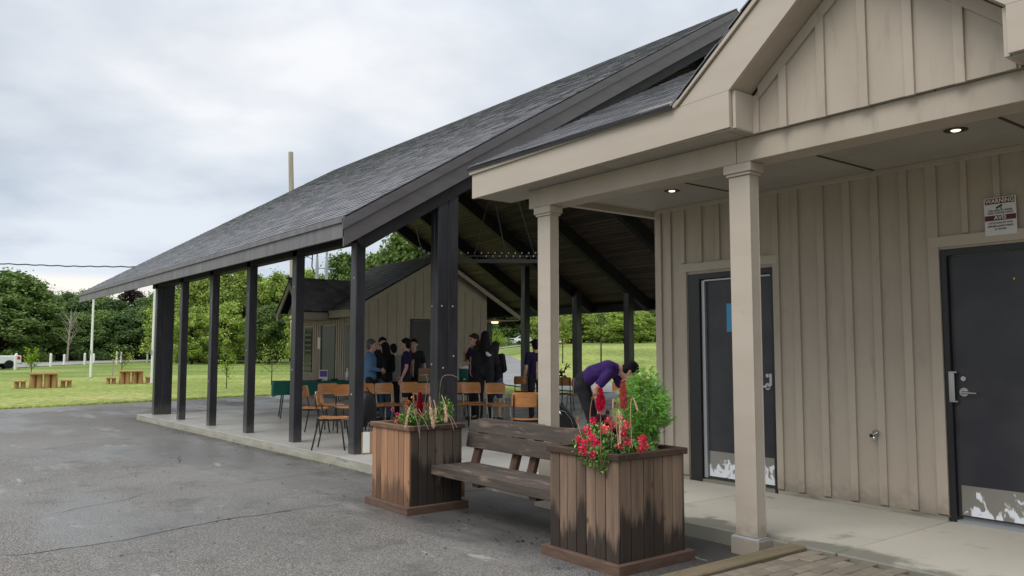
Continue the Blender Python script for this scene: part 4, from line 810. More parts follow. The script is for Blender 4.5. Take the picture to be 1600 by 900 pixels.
# porch cross gable
B(MB().prism([(21.66, 2.53), (22.60, 3.46), (23.56, 2.53), (23.56, 2.50), (22.60, 3.42), (21.66, 2.49)], 'x', 9.24, 11.9), 'porch_roof_deck', M['felt'])
shingled(BB, '', (9.22, 21.62, 2.53), (1, 0, 0), (0, 0.96, 0.93), 8, 10, 0.32, 0.145, off=BO, smat='shingle_far')
B(MB().prism([(21.70, 2.29), (21.70, 2.49), (22.60, 3.40), (23.52, 2.49), (23.52, 2.29), (23.36, 2.29), (23.36, 2.45), (22.60, 3.20), (21.86, 2.45), (21.86, 2.29)], 'x', 9.25, 9.29), 'rake_fascia', M['beige_trim'])
B(MB().prism([(21.9, 2.45), (22.6, 3.18), (23.3, 2.45)], 'x', 9.5, 9.52), 'porch_gable', M['beige'])
B(MB().box((9.292, 21.69, 2.29), (10.075, 21.73, 2.50)), 'fascia', M['beige_trim'])
B(MB().box((9.292, 21.735, 2.30), (10.46, 23.5, 2.32)), 'soffit', M['soffit'])
for i, (lx, ly) in enumerate(((9.62, 23.0),)):
    t = thing('porch_lamp', 'glowing warm ceiling lamp under the far building porch gable', 'ceiling light', (lx, ly, 2.30)); MB().lathe([(0.10, -0.05), (0.12, -0.001)], 16).build('shade', M['lamp_warm'], t); MB().lathe([(0.125, -0.012), (0.125, -0.0005)], 16).build('rim', M['frame'], t)
t = thing('soffit_lamp', 'glowing warm lamp beside the dark post right of the far building', 'ceiling light', (15.5, 20.95, 2.33))
MB().lathe([(0.10, -0.05), (0.12, -0.001)], 16).build('shade', M['lamp_warm'], t); MB().lathe([(0.13, -0.001), (0.13, 0.02)], 16).build('rim', M['frame'], t)
B(MB().box((15.002, 20.42, 2.352), (16.08, 24.6, 2.37)), 'soffit', M['beige_dull'])
t = thing('door_paper', 'small white paper sheet pinned between the doors of the far building', 'notice', (bx0-0.024, 23.1, 1.45)); MB().box((-0.004, -0.09, 0), (0, 0.09, 0.36)).build('sheet', M['white'], t); MB().box((-0.006, -0.02, 0.35), (-0.004, 0.02, 0.37)).build('tape', M['galv'], t)

# ------------------------------------------------------------------ planters and bench
def planter(name, label, x0, x1, y0, y1, zt_, zb, mats, rims, seed):
    t = thing(name, label, 'planter', ((x0+x1)/2, (y0+y1)/2, zb)); cx, cy = (x0+x1)/2, (y0+y1)/2; h = zt_-zb; r_ = random.Random(seed)
    hx, hy = (x1-x0)/2, (y1-y0)/2
    def side(axis, sgn, mat):
        half = hy if axis == 'x' else hx; n_ = 8; cuts = [-half]
        while cuts[-1] < half-0.05: cuts.append(cuts[-1]+r_.choice([0.085, 0.10, 0.10, 0.125]))
        cuts[-1] = half
        for i, (a, b) in enumerate(zip(cuts, cuts[1:])):
            o_ = r_.uniform(0, 0.004)
            if axis == 'x':
                p = (sgn*hx, sgn*(hx-0.02)); lo, hi = min(p)-(o_ if sgn < 0 else 0), max(p)+(o_ if sgn > 0 else 0)
                MB().box((lo, a+0.0035, 0.04), (hi, b-0.0035, h-0.022)).build('board', mat, t, bevel=0.003)
            else:
                p = (sgn*hy, sgn*(hy-0.02)); lo, hi = min(p)-(o_ if sgn < 0 else 0), max(p)+(o_ if sgn > 0 else 0)
                MB().box((a+0.0035+(0.021 if i == 0 else 0), lo, 0.04), (b-0.0035-(0.021 if i == len(cuts)-2 else 0), hi, h-0.022)).build('board', mat, t, bevel=0.003)
    side('x', -1, mats[0]); side('y', -1, mats[1]); side('x', 1, mats[2]); side('y', 1, mats[2])
    MB().box((-hx+0.024, -hy+0.024, 0.05), (hx-0.024, hy-0.024, h-0.10)).build('liner', M['felt'], t)
    so_ = MB(); n_ = 14; vs = [(-hx+0.026+(2*hx-0.052)*i/n_, -hy+0.026+(2*hy-0.052)*j/n_, h-0.075+0.03*noise.noise(Vector((i*0.7+seed, j*0.7, 0)))) for i in range(n_+1) for j in range(n_+1)]
    so_.add(vs, [(i*(n_+1)+j, (i+1)*(n_+1)+j, (i+1)*(n_+1)+j+1, i*(n_+1)+j+1) for i in range(n_) for j in range(n_)]); so_.build('soil', M['soil'], t, smooth_=True)
    w_ = 0.022
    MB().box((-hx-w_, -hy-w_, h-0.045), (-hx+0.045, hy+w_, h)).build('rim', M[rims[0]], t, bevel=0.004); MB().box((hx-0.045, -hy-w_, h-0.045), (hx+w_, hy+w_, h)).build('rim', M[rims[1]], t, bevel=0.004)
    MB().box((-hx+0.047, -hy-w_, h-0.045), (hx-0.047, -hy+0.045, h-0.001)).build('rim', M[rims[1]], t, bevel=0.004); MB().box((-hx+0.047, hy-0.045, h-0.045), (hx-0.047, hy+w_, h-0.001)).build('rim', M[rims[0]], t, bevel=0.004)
    for a, b in (((-hx-0.05, -hy-0.05, -0.03), (-hx-0.004, hy+0.05, 0.075)), ((hx+0.004, -hy-0.05, -0.03), (hx+0.05, hy+0.05, 0.075)), ((-hx-0.0035, -hy-0.05, -0.03), (hx+0.0035, -hy-0.004, 0.075)), ((-hx-0.0035, hy+0.004, -0.03), (hx+0.0035, hy+0.05, 0.075))):
        MB().box(a, b).build('plinth_board', M['plinth'], t, bevel=0.004)
    return t
ZB = -0.118
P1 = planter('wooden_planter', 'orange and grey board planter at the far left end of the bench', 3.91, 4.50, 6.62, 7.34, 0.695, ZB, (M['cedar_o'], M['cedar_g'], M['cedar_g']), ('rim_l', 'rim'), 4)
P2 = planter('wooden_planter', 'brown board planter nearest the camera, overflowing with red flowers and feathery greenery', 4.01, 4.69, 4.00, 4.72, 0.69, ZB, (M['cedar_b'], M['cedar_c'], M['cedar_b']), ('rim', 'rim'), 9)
P1['group'] = P2['group'] = 'board planters at the ends of the bench'
MB().box((0.28, -0.345, 0.10), (0.34, -0.31, 0.36)).build('corner_post', M['cedar_o'], P1)
bn = thing('wooden_bench', 'weathered dark plank bench built between the two planters', 'bench', (4.4, 5.67, ZB))
def Bn(a, b, name, mat='bench', par=bn, **k): return MB().box((a[0]-4.4, a[1]-5.67, a[2]-ZB), (b[0]-4.4, b[1]-5.67, b[2]-ZB)).build(name, M[mat], par, **k)
Bn((4.15, 4.745, 0.232), (4.188, 6.80, 0.318), 'seat_front_rail', bevel=0.005)
Bn((4.190, 4.745, 0.292), (4.335, 6.60, 0.322), 'seat_plank', bevel=0.004); Bn((4.342, 4.745, 0.290), (4.48, 6.60, 0.320), 'seat_plank', bevel=0.004); Bn((4.487, 4.75, 0.291), (4.60, 6.60, 0.319), 'seat_plank', bevel=0.004)
for y in (5.15, 5.95): Bn((4.19, y-0.045, 0.195), (4.62, y+0.045, 0.288), 'bearer', 'bench_leg')
# back boards: two wide planks, wavy waney upper edge
for i, (z0, z1, lean) in enumerate(((0.455, 0.60, 0), (0.606, 0.745, 1))):
    b_ = MB(); n_ = 26; vs = []
    for k in range(n_+1):
        y = 4.62+(6.70-4.62)*k/n_; xo = 4.60+0.18*(z0-0.45); xt = 4.60+0.18*(z1-0.45); wv = (0.012*noise.noise(Vector((y*2.3, 7, 0))) - (0.028*smooth(6.45, 6.7, y))) if i else 0
        for (xx, zq) in ((xo, z0), (xt, z1+wv), (xt+0.04, z1+wv-0.004), (xo+0.04, z0)): vs.append((xx-4.4, y-5.67, zq-ZB))
    fs = [(4*k+j, 4*k+4+j, 4*k+4+(j+1) % 4, 4*k+(j+1) % 4) for k in range(n_) for j in range(4)]+[(0, 1, 2, 3), (4*n_+3, 4*n_+2, 4*n_+1, 4*n_)]
    b_.add(vs, fs); b_.build('back_plank', M['bench'], bn, bevel=0.004)
for y, x_ in ((5.98, 4.64), (5.72, 4.64), (6.54, 4.60), (4.85, 4.62)):
    MB().beam((x_+0.16-4.4+0.0, y-5.67, 0.72-ZB), (x_-0.02-4.4, y-5.67, 0.15-ZB), 0.09, 0.05, (1, 0, 0.2)).build('back_post', M['bench_leg'], bn, bevel=0.004)

# ------------------------------------------------------------------ plants in the planters
def leaf_tri(mb_, p, d, L_, w_, curl=0.0):
    d = Vector(d).normalized(); s_ = d.cross(Vector((0.1, 0.2, 1))).normalized(); u = s_.cross(d); p = Vector(p)
    a = p+d*L_*0.45+u*curl*L_; mb_.add([p, a+s_*w_, p+d*L_+u*curl*0.2*L_, a-s_*w_], [(0, 1, 2, 3)])
def rdir(r_, up=0.0):
    while 1:
        v = Vector((r_.uniform(-1, 1), r_.uniform(-1, 1), r_.uniform(-1, 1)))
        if 0.05 < v.length < 1: v.normalize(); v.z += up; return v.normalized()
def blossom(par, c, rad, mat, r_, n_=46, parent_rot=None):
    b_ = MB().mat(M[mat])
    for i in range(n_):
        d = rdir(r_, 0.25); p = Vector(c)+d*rad*r_.uniform(0.45, 0.85); s_ = rdir(r_); leaf_tri(b_, p, (d*0.5+s_*0.9), rad*0.62, rad*0.30, 0.2)
    b_.build('flower_head', None, par, fix=False)
def foliage(par, pts, n_, L_, w_, mat, r_, name='leaves'):
    b_ = MB().mat(M[mat])
    for i in range(n_):
        c, rad = r_.choice(pts); d = rdir(r_, 0.2); p = Vector(c)+Vector((d.x*rad[0], d.y*rad[1], d.z*rad[2]))*r_.uniform(0.3, 1)**0.5; leaf_tri(b_, p, rdir(r_, 0.3), L_*r_.uniform(0.6, 1.3), w_*r_.uniform(0.7, 1.3), 0.2)
    return tag(b_.build(name, None, par, fix=False), kind='stuff')
r2 = random.Random(21)
base2 = Vector((4.35, 4.36, 0.64))
t = thing('geranium_plant', 'bushy plant with red and coral blossoms spilling over the nearest planter corner', 'flowering plant', (4.13, 4.22, 0.63))
foliage(t, [((0.0, 0.03, 0.09), (0.13, 0.2, 0.09)), ((-0.11, 0.08, 0.03), (0.09, 0.16, 0.1)), ((-0.14, -0.08, 0.01), (0.06, 0.08, 0.10)), ((0.15, -0.12, 0.06), (0.11, 0.09, 0.06)), ((0.02, 0.15, 0.14), (0.10, 0.1, 0.1)), ((0.05, 0.28, 0.08), (0.12, 0.1, 0.08)), ((0.25, -0.12, 0.05), (0.12, 0.07, 0.05))], 1700, 0.033, 0.011, 'leaf_a', r2)
stems = MB().mat(M['stem'])
for q in range(46):
    a = Vector((r2.uniform(-0.05, 0.12), r2.uniform(-0.12, 0.12), 0)); b_ = a+Vector((r2.uniform(-0.15, 0.08), r2.uniform(-0.1, 0.12), r2.uniform(0.08, 0.24))); stems.tube([a, (a+b_)/2+Vector((0, 0, 0.04)), b_], 0.0022, 4)
tag(stems.build('stems', None, t), kind='stuff')
fl = [(903, 688, 0), (914, 694, 0), (917, 674, 0), (930, 692, 0), (925, 686, 0), (927, 657, 0), (910, 704, 0), (926, 711, 0), (951, 658, 1), (978, 666, 1), (973, 679, 0), (969, 697, 0), (980, 692, 0), (1004, 688, 0), (1007, 697, 0), (1002, 702, 0), (958, 665, 1), (945, 672, 1), (969, 655, 1)]
for i, (fx, fy, c_) in enumerate(fl):
    dep = 5.35+r2.uniform(-0.12, 0.12)+(0.22 if fy < 672 else 0)+(0.15 if fx > 960 else 0); r_ = ray(fx, fy); p = Vector((0, 0, H))+r_*dep
    blossom(t, p-Vector((4.13, 4.22, 0.63)), r2.uniform(0.026, 0.036), 'coral' if c_ else 'red', r2, 54)
# feathery green plant
t = thing('feathery_plant', 'tall bright green feathery bush at the back of the nearest planter', 'plant', (4.51, 4.22, 0.62))
ft = MB().mat(M['leaf_f'])
for i in range(44):
    a = r2.uniform(0, 2*PI); rr_ = r2.uniform(0, 0.17)**1; h_ = r2.uniform(0.30, 0.60)*(1-0.9*rr_); top = Vector((math.cos(a)*rr_*1.15, math.sin(a)*rr_*1.15, h_)); bs = Vector((math.cos(a)*rr_*0.3, math.sin(a)*rr_*0.3, 0))
    ft.tube([bs, (bs+top)/2+Vector((math.cos(a)*0.02, math.sin(a)*0.02, 0)), top], [0.003, 0.002, 0.001], 4)
for q in range(2300):
    dd = rdir(r2); kk = r2.uniform(0.2, 1.0)**0.5; zz_ = dd.z; wr = 0.185*(1.0-0.25*max(0, zz_))*(0.72 if zz_ < -0.5 else 1)*(1+0.5*noise.noise(dd*2.6)); p = Vector((dd.x*wr*kk, dd.y*wr*kk, 0.33+zz_*0.30*kk*(1+0.35*noise.noise(dd*3+Vector((4, 0, 0)))))); d0 = (Vector((dd.x, dd.y, 0.55))+rdir(r2)*0.6).normalized()
    for k in range(5):
        d = (d0+rdir(r2)*0.5).normalized(); ll = r2.uniform(0.03, 0.07); s_ = d.orthogonal().normalized()*0.0017; e_ = p+d*ll-Vector((0, 0, ll*0.22)); m2 = p+d*ll*0.5
        ft.add([p-s_, p+s_, m2+s_, e_, m2-s_], [(0, 1, 2, 3, 4)])
tag(ft.build('fronds', None, t, fix=False), kind='stuff')
for i in range(7):
    a = i*0.9; MB().tube([(0, 0, 0), (0.05*math.cos(a), 0.05*math.sin(a), 0.2), (0.1*math.cos(a), 0.1*math.sin(a), 0.36)], [0.004, 0.003, 0.002], 5).build('stem', M['stem'], t)
def celosia(name, label, px, py, dep, h_, w_, mat, seedv, zroot=0.63, lean=0.0):
    r_ = random.Random(seedv); p = Vector((0, 0, H))+ray(px, py)*dep; t_ = thing(name, label, 'flower', (p.x, p.y, zroot))
    c = p-Vector((p.x, p.y, zroot)); MB().tube([(0, 0, -0.01), (0.004, 0.002, c.z*0.6), tuple(c)], [0.004, 0.003, 0.003], 5).build('stem', M['stem_p'], t_)
    b_ = MB().mat(M[mat])
    for i in range(420):
        q = r_.random(); rad = w_*math.sin(PI*min(1, 0.14+q*0.84))**0.7*(1.0-0.62*q)*1.15; a = r_.uniform(0, 2*PI); k = r_.uniform(0.3, 1)
        pp = c+Vector((math.cos(a)*rad*k+lean*q, math.sin(a)*rad*k, (q-0.35)*h_)); leaf_tri(b_, pp, Vector((math.cos(a)*0.7, math.sin(a)*0.7, 0.9)), 0.026, 0.009, 0.1)
    b_.build('plume', None, t_, fix=False); return t_
celosia('celosia', 'broad bright crimson plume flower standing left of the feathery bush', 938, 632, 5.62, 0.15, 0.032, 'crimson_b', 1)
celosia('celosia', 'tall coral red plume flower touching the feathery bush', 974, 625, 5.75, 0.19, 0.027, 'coral_d', 2)
celosia('celosia', 'deep crimson plume flower in the far left planter', 656, 638, 7.35, 0.20, 0.026, 'crimson', 3, 0.64)
def plumes(name, label, org, items, zroot, seedv, mat='tan'):
    r_ = random.Random(seedv); t_ = thing(name, label, 'ornamental grass', (org[0], org[1], zroot)); o_ = Vector((org[0], org[1], zroot))
    for pts, wd in items:                        # pts: (px, py, depth) from root to tip; the last stretch carries the plume
        P_ = [Vector((0, 0, H))+ray(a, b)*d-o_ for a, b, d in pts]
        # resample as a smooth curve
        Q = []
        for i in range(len(P_)-1):
            for k in range(6):
                tt = k/6; p0 = P_[max(i-1, 0)]; p1 = P_[i]; p2 = P_[i+1]; p3 = P_[min(i+2, len(P_)-1)]
                Q.append(0.5*((2*p1)+(p2-p0)*tt+(2*p0-5*p1+4*p2-p3)*tt*tt+(3*p1-p0-3*p2+p3)*tt**3))
        Q.append(P_[-1]); MB().tube(Q, 0.0028, 4).build('stalk', M['stem_p'] if wd < 0.01 else M[mat], t_)
        if wd > 0.004:
            b_ = MB().mat(M[mat])
            n_ = int(len(Q)*0.45)
            for i in range(240):
                k = r_.uniform(len(Q)-n_, len(Q)-1.01); p = Q[int(k)].lerp(Q[int(k)+1], k-int(k)); d = (Q[int(k)+1]-Q[int(k)]).normalized()+rdir(r_)*0.55; leaf_tri(b_, p+rdir(r_)*wd*0.35, d, wd*1.5, wd*0.16, 0)
            b_.build('plume', None, t_, fix=False)
plumes('fountain_grass', 'pinkish tan drooping plumes between the coral flower and the crimson one', (4.42, 4.45), [([(925, 690, 5.7), (922, 650, 5.7), (926, 622, 5.6), (935, 615, 5.5)], 0.012), ([(915, 700, 5.6), (905, 670, 5.6), (903, 655, 5.6)], 0.014), ([(955, 700, 5.4), (957, 650, 5.4), (958, 625, 5.5)], 0.008), ([(967, 700, 5.4), (963, 660, 5.4), (966, 640, 5.4), (969, 655, 5.35), (968, 690, 5.3)], 0.016), ([(988, 700, 5.6), (985, 650, 5.6), (988, 620, 5.6), (996, 640, 5.5)], 0.01)], 0.63, 5)
t = thing('dark_leaf_plant', 'burgundy leaved plant at the foot of the bright crimson plume', 'plant', (4.5, 4.55, 0.62)); foliage(t, [((-0.05, 0.04, 0.15), (0.09, 0.12, 0.12)), ((0.0, -0.05, 0.10), (0.12, 0.12, 0.10)), ((-0.02, 0.10, 0.08), (0.1, 0.08, 0.09))], 700, 0.06, 0.013, 'leaf_r', r2)
MB().tube([(0, 0, 0), (-0.04, 0.02, 0.1), (-0.06, 0.03, 0.2)], 0.004, 5).build('stem', M['stem_p'], t)
t = thing('petunia_plant', 'leafy plant with pale yellow flowers trailing in the far left planter', 'flowering plant', (4.22, 6.92, 0.64))
foliage(t, [((0.05, -0.02, 0.08), (0.16, 0.15, 0.08)), ((0.22, -0.1, 0.14), (0.09, 0.1, 0.14)), ((-0.08, -0.05, 0.06), (0.12, 0.1, 0.08))], 800, 0.04, 0.011, 'leaf_a', r2)
for (fx, fy) in ((700, 620), (672, 625), (681, 632), (705, 633), (711, 639), (707, 631), (689, 600), (693, 603), (686, 595)):
    p = Vector((0, 0, H))+ray(fx, fy)*7.2; c = p-Vector((4.22, 6.92, 0.64)); b_ = MB().mat(M['yellow'])
    for k in range(5):
        a = 2*PI*k/5; dd = (-ray(fx, fy)).normalized(); s_ = dd.orthogonal().normalized(); u_ = dd.cross(s_); q = s_*math.cos(a)+u_*math.sin(a); b_.add([c, c+q*0.018+u_.cross(q)*0.010+dd*.006, c+q*0.025+dd*.008, c+q*0.018-u_.cross(q)*0.010+s_.cross(q)*0.009+dd*.006], [(0, 1, 2, 3)])
    b_.build('flower_head', None, t, fix=False)
    MB().tube([tuple(c), (c.x*0.7, c.y*0.7, c.z*0.3), (0.02, 0, 0)], 0.002, 4).build('stem', M['stem'], t)
t = thing('zinnia_plant', 'low leafy plant with orange and red flowers, left corner of the far planter', 'flowering plant', (4.05, 6.98, 0.64))
foliage(t, [((-0.03, -0.06, 0.07), (0.10, 0.13, 0.08)), ((0.04, -0.12, 0.12), (0.08, 0.1, 0.09))], 520, 0.034, 0.010, 'leaf_a', r2)
for fx, fy, mc in ((614, 640, 'red'), (621, 648, 'red'), (637, 628, 'orange'), (634, 636, 'orange'), (618, 658, 'red'), (645, 622, 'orange')):
    blossom(t, Vector((0, 0, H))+ray(fx, fy)*7.15-Vector((4.05, 6.98, 0.64)), 0.02, mc, r2, 26)
plumes('fountain_grass', 'tan plumes and stalks drooping over the front edge of the far left planter', (4.12, 6.75),
       [([(650, 655, 7.3), (645, 632, 7.2), (639, 640, 7.1), (633, 668, 6.98)], 0.016), ([(680, 655, 7.3), (672, 620, 7.2), (673, 640, 7.05), (677, 664, 6.95)], 0.022), ([(700, 655, 7.3), (690, 618, 7.2), (696, 635, 7.1), (697, 657, 7.0)], 0.02),
        ([(690, 655, 7.3), (678, 625, 7.2), (681, 640, 7.1), (680, 657, 7.0)], 0.014), ([(665, 650, 7.3), (672, 605, 7.3), (662, 605, 7.25)], 0.008), ([(645, 640, 7.2), (652, 660, 7.0), (656, 685, 6.95)], 0.0), ([(648, 640, 7.2), (662, 655, 7.0), (670, 671, 6.95)], 0.0), ([(652, 645, 7.2), (655, 640, 7.0), (668, 668, 6.95)], 0.0),
        ([(700, 650, 7.2), (704, 655, 7.0), (709, 672, 6.95)], 0.0), ([(700, 648, 7.2), (706, 652, 7.0), (714, 668, 6.95)], 0.0), ([(660, 650, 7.3), (668, 600, 7.3), (664, 584, 7.3)], 0.0), ([(686, 630, 7.3), (690, 592, 7.3), (703, 586, 7.3), (715, 590, 7.3)], 0.004)], 0.64, 6)

# ------------------------------------------------------------------ chairs
def make_chair(tube, loc, rz, label, sc=1.0):
    t_ = thing('school_chair', label, 'chair', loc, rz, 'plywood stacking chairs set out on the pavilion floor')
    def sheet(name, pts, wd, th, cur, roundness):
        # a bent plywood panel: profile pts (y,z), width wd; cur bows it sideways
        b_ = MB(); n_ = 8; vs = []
        for (y, z), ww in pts:
            for k in range(n_+1):
                s_ = -1+2*k/n_; vs.append((s_*wd/2*ww, y+cur[0]*(s_*s_), z+cur[1]*(s_*s_)))
        m_ = len(pts); N_ = len(vs); b_.v = vs[:]
        nrm = []
        for (y, z) in [p[0] for p in pts]: nrm.append(None)
        for i in range(m_):
            a = pts[max(i-1, 0)][0]; c = pts[min(i+1, m_-1)][0]; d = Vector((c[0]-a[0], c[1]-a[1])).normalized(); nn = Vector((-d.y, d.x))*th
            for k in range(n_+1): v = vs[i*(n_+1)+k]; b_.v.append((v[0], v[1]+nn.x, v[2]+nn.y))
        f = []
        for i in range(m_-1):
            for k in range(n_):
                a = i*(n_+1)+k; q = (a, a+1, a+n_+2, a+n_+1); f.append(q); f.append(tuple(N_+v for v in reversed(q)))
        for i in range(m_-1):
            for k in (0, n_): a = i*(n_+1)+k; f.append((a, a+n_+1, N_+a+n_+1, N_+a))
        for k in range(n_):
            for i in (0, m_-1): a = i*(n_+1)+k; f.append((a, a+1, N_+a+1, N_+a))
        b_.f = f; b_.m = [0]*len(f); return b_.build(name, M['ply'], t_, smooth_=False)
    sheet('seat', [((-0.19, 0.450), 0.86), ((-0.15, 0.438), 0.98), ((0.0, 0.432), 1.0), ((0.13, 0.436), 1.0), ((0.19, 0.428), 0.96), ((0.21, 0.415), 0.86)], 0.39, 0.010, (0, 0.008), 0)
    sheet('backrest', [((-0.205, 0.625), 0.90), ((-0.212, 0.645), 1.0), ((-0.225, 0.72), 1.0), ((-0.242, 0.80), 0.98), ((-0.248, 0.825), 0.88)], 0.39, 0.010, (0.035, 0), 0)
    for s_ in (-1, 1):
        MB().tube([(s_*0.165, -0.235, 0.79), (s_*0.165, -0.215, 0.66), (s_*0.165, -0.175, 0.47), (s_*0.17, -0.17, 0.40), (s_*0.195, -0.255, 0.0)], 0.0115, 7).build('leg', M[tube], t_, smooth_=True)
        MB().tube([(s_*0.165, -0.16, 0.418), (s_*0.165, 0.13, 0.418), (s_*0.168, 0.155, 0.405), (s_*0.195, 0.215, 0.0)], 0.0115, 7).build('leg', M[tube], t_, smooth_=True)
    MB().tube([(-0.165, -0.10, 0.415), (0.165, -0.10, 0.415)], 0.009, 6).build('crossbar', M[tube], t_, smooth_=True)
    MB().tube([(-0.165, 0.11, 0.415), (0.165, 0.11, 0.415)], 0.009, 6).build('crossbar', M[tube], t_, smooth_=True)
    return t_
protos = {}
CH = [  # picture column, distance, facing, tube, label
    (492, 14.6, 65, 'tube_dark', 'plywood chair just right of the fifth black post, seat turned right'),
    (522, 12.1, 78, 'tube_dark', 'nearest side-on plywood chair left of the sixth black post, in front of the others'),
    (519, 15.6, 20, 'tube_dark', 'plywood chair before the green table with its back towards the purple card'),
    (543, 14.8, 10, 'tube_dark', 'plywood chair half hidden behind the sixth black post'),
    (579, 15.2, 28, 'tube_dark', 'plywood chair in front of the man in the blue jacket'),
    (609, 15.4, 30, 'tube_pale', 'pale legged plywood chair in front of the dark haired group'),
    (646, 15.8, 22, 'tube_pale', 'plywood chair at the knees of the person in navy purple'),
    (662, 15.0, 4, 'tube_pale', 'plywood chair directly left of the big double post'),
    (717, 15.4, 0, 'tube_dark', 'plywood chair mostly hidden behind the right side of the big double post'),
    (743, 15.3, 24, 'tube_pale', 'pale legged plywood chair below the green drink dispenser side, left of the long haired person'),
    (779, 14.9, 18, 'tube_pale', 'pale legged plywood chair right of the long haired person in black'),
    (815, 20.6, 180, 'tube_dark', 'small distant plywood chair against the grey path'),
    (822, 11.4, 178, 'tube_dark', 'largest plywood chair, back turned, just left of the farther porch column'),
    (882, 19.4, 170, 'tube_dark', 'plywood chair immediately right of the farther porch column'),
    (901, 18.7, 200, 'tube_pale', 'pale legged plywood chair between the column and the bending man'),
    (974, 15.6, 8, 'tube_pale', 'plywood chair just right of the bending man, facing him'),
    (1004, 17.0, 350, 'tube_dark', 'plywood chair peeking above the feathery plant at the wall corner')]
for cx, D, fa, tb, lab in CH:
    p = at(cx, D); loc = (p.x, p.y, slabz(p.y)+0.006); rz = facing(loc, fa)
    if tb not in protos: protos[tb] = make_chair(tb, loc, rz, lab)
    else:
        c = copy_tree(protos[tb]); c.location = loc; c.rotation_euler.z = rz; c['label'] = lab

# ------------------------------------------------------------------ tables and the things on them
def cloth_table(name, label, c, rz, lx, ly, ztop, drop, seedv):
    t_ = thing(name, label, 'table', c, rz)
    MB().box((-lx/2, -ly/2, ztop-0.03), (lx/2, ly/2, ztop-0.004)).build('tabletop', M['white_plastic'], t_)
    for sx in (-1, 1):
        for sy in (-1, 1): MB().tube([(sx*(lx/2-0.2), sy*(ly/2-0.1), ztop-0.03), (sx*(lx/2-0.12), sy*(ly/2-0.06), 0)], 0.014, 6).build('leg', M['tube_dark'], t_)
    return t_
def cloth(name, label, c, rz, lx, ly, ztop, drop, seedv, parent=None):
    n_ = 60; per = []
    for side_ in range(4):
        for k in range(n_//4*2):
            u = k/(n_//4*2)
            per.append([(-lx/2+lx*u, -ly/2), (lx/2, -ly/2+ly*u), (lx/2-lx*u, ly/2), (-lx/2, ly/2-ly*u)][side_])
    m_ = len(per); rows = 6; b_ = MB(); vs = []
    vs += [(x, y, ztop) for x, y in per]
    for j in range(1, rows+1):
        f = j/rows
        for i, (x, y) in enumerate(per):
            w1 = math.sin(i*0.55+seedv)*0.03+math.sin(i*0.23+seedv*2)*0.03; L_ = math.hypot(x/(lx/2), y/(ly/2)); ox = x/abs(x)*0.02 if abs(abs(x)-lx/2) < 1e-5 else 0; oy = y/abs(y)*0.02 if abs(abs(y)-ly/2) < 1e-5 else 0
            k_ = (0.6+w1*14*f)*f; corner = 0.10 if (ox and oy) else 0
            vs.append((x+ox*(0.5+k_), y+oy*(0.5+k_), ztop-drop*f*(1+corner*f)+0.01*math.sin(i*0.4)*f))
    fs = [tuple(range(m_))]+[(j*m_+i, (j+1)*m_+i, (j+1)*m_+(i+1) % m_, j*m_+(i+1) % m_) for j in range(rows) for i in range(m_)]
    b_.add(vs, fs); o = b_.build(name, M['green_cloth']); o.location = c; o.rotation_euler.z = rz; return tag(o, label, 'tablecloth')
pT = (at(425, 18.7)+at(560, 19.0))/2; pA, pB = at(428, 18.8), at(563, 19.0); rzT = math.atan2((pB-pA).y, (pB-pA).x); cT = ((pA+pB)/2).to_2d(); cT = (cT.x, cT.y, slabz(cT.y))
cloth_table('folding_table', 'long folding table under a green cloth left of the sixth post', cT, rzT, (pB-pA).length-0.06, 0.70, 0.80, 0, 1)
cloth('green_tablecloth', 'green cloth hanging over the long table near the far doors', cT, rzT, (pB-pA).length, 0.76, 0.805, 0.30, 1)
pA2, pB2 = at(652, 18.2), at(737, 18.2); rz2 = math.atan2((pB2-pA2).y, (pB2-pA2).x); c2 = (pA2+pB2)/2; c2 = (c2.x, c2.y, slabz(c2.y))
cloth_table('folding_table', 'folding table under a green cloth behind the big double post', c2, rz2, (pB2-pA2).length-0.06, 0.7, 0.78, 0, 2)
cloth('green_tablecloth', 'green cloth on the table behind the big double post', c2, rz2, (pB2-pA2).length, 0.76, 0.785, 0.28, 3)
def on(px, D, z): p = at(px, D); return (p.x, p.y, z)
zt1 = cT[2]+0.806
p = on(506, 18.75, zt1); t = thing('display_card', 'white box with a purple printed card standing on the green table', 'display card', p, facing(p, 0))
MB().box((-0.09, -0.05, 0), (0.09, 0.05, 0.24)).build('box', M['white_plastic'], t); MB().box((-0.08, 0.051, 0.09), (0.08, 0.054, 0.225)).build('purple_panel', M['purple_card'], t)
p = on(499, 18.62, zt1); t = thing('red_bowl', 'small red bowl in front of the purple card', 'bowl', p); MB().lathe([(0.04, 0), (0.085, 0.045), (0.08, 0.045), (0.04, 0.012)], 16).build('bowl', M['red_pl'], t, smooth_=True)
p = on(523, 18.7, zt1); t = thing('dark_bowl', 'dark teal bowl right of the purple card', 'bowl', p); MB().lathe([(0.05, 0), (0.10, 0.05), (0.095, 0.05), (0.05, 0.012)], 16).build('bowl', M['navy'], t, smooth_=True)
p = on(543, 18.7, zt1); t = thing('white_bottle', 'white bottle at the sixth post edge on the green table', 'bottle', p); MB().lathe([(0.035, 0), (0.035, 0.17), (0.015, 0.21), (0.012, 0.25), (0.012, 0.26)], 12).build('bottle', M['white_plastic'], t, smooth_=True); MB().lathe([(0.015, 0.261), (0.015, 0.28)], 10).build('cap', M['white'], t)
zt2 = c2[2]+0.786
p = on(664, 18.15, zt2); t = thing('cardboard_box', 'open brown box with white cups on the table left of the big post', 'box', p, facing(p, 0))
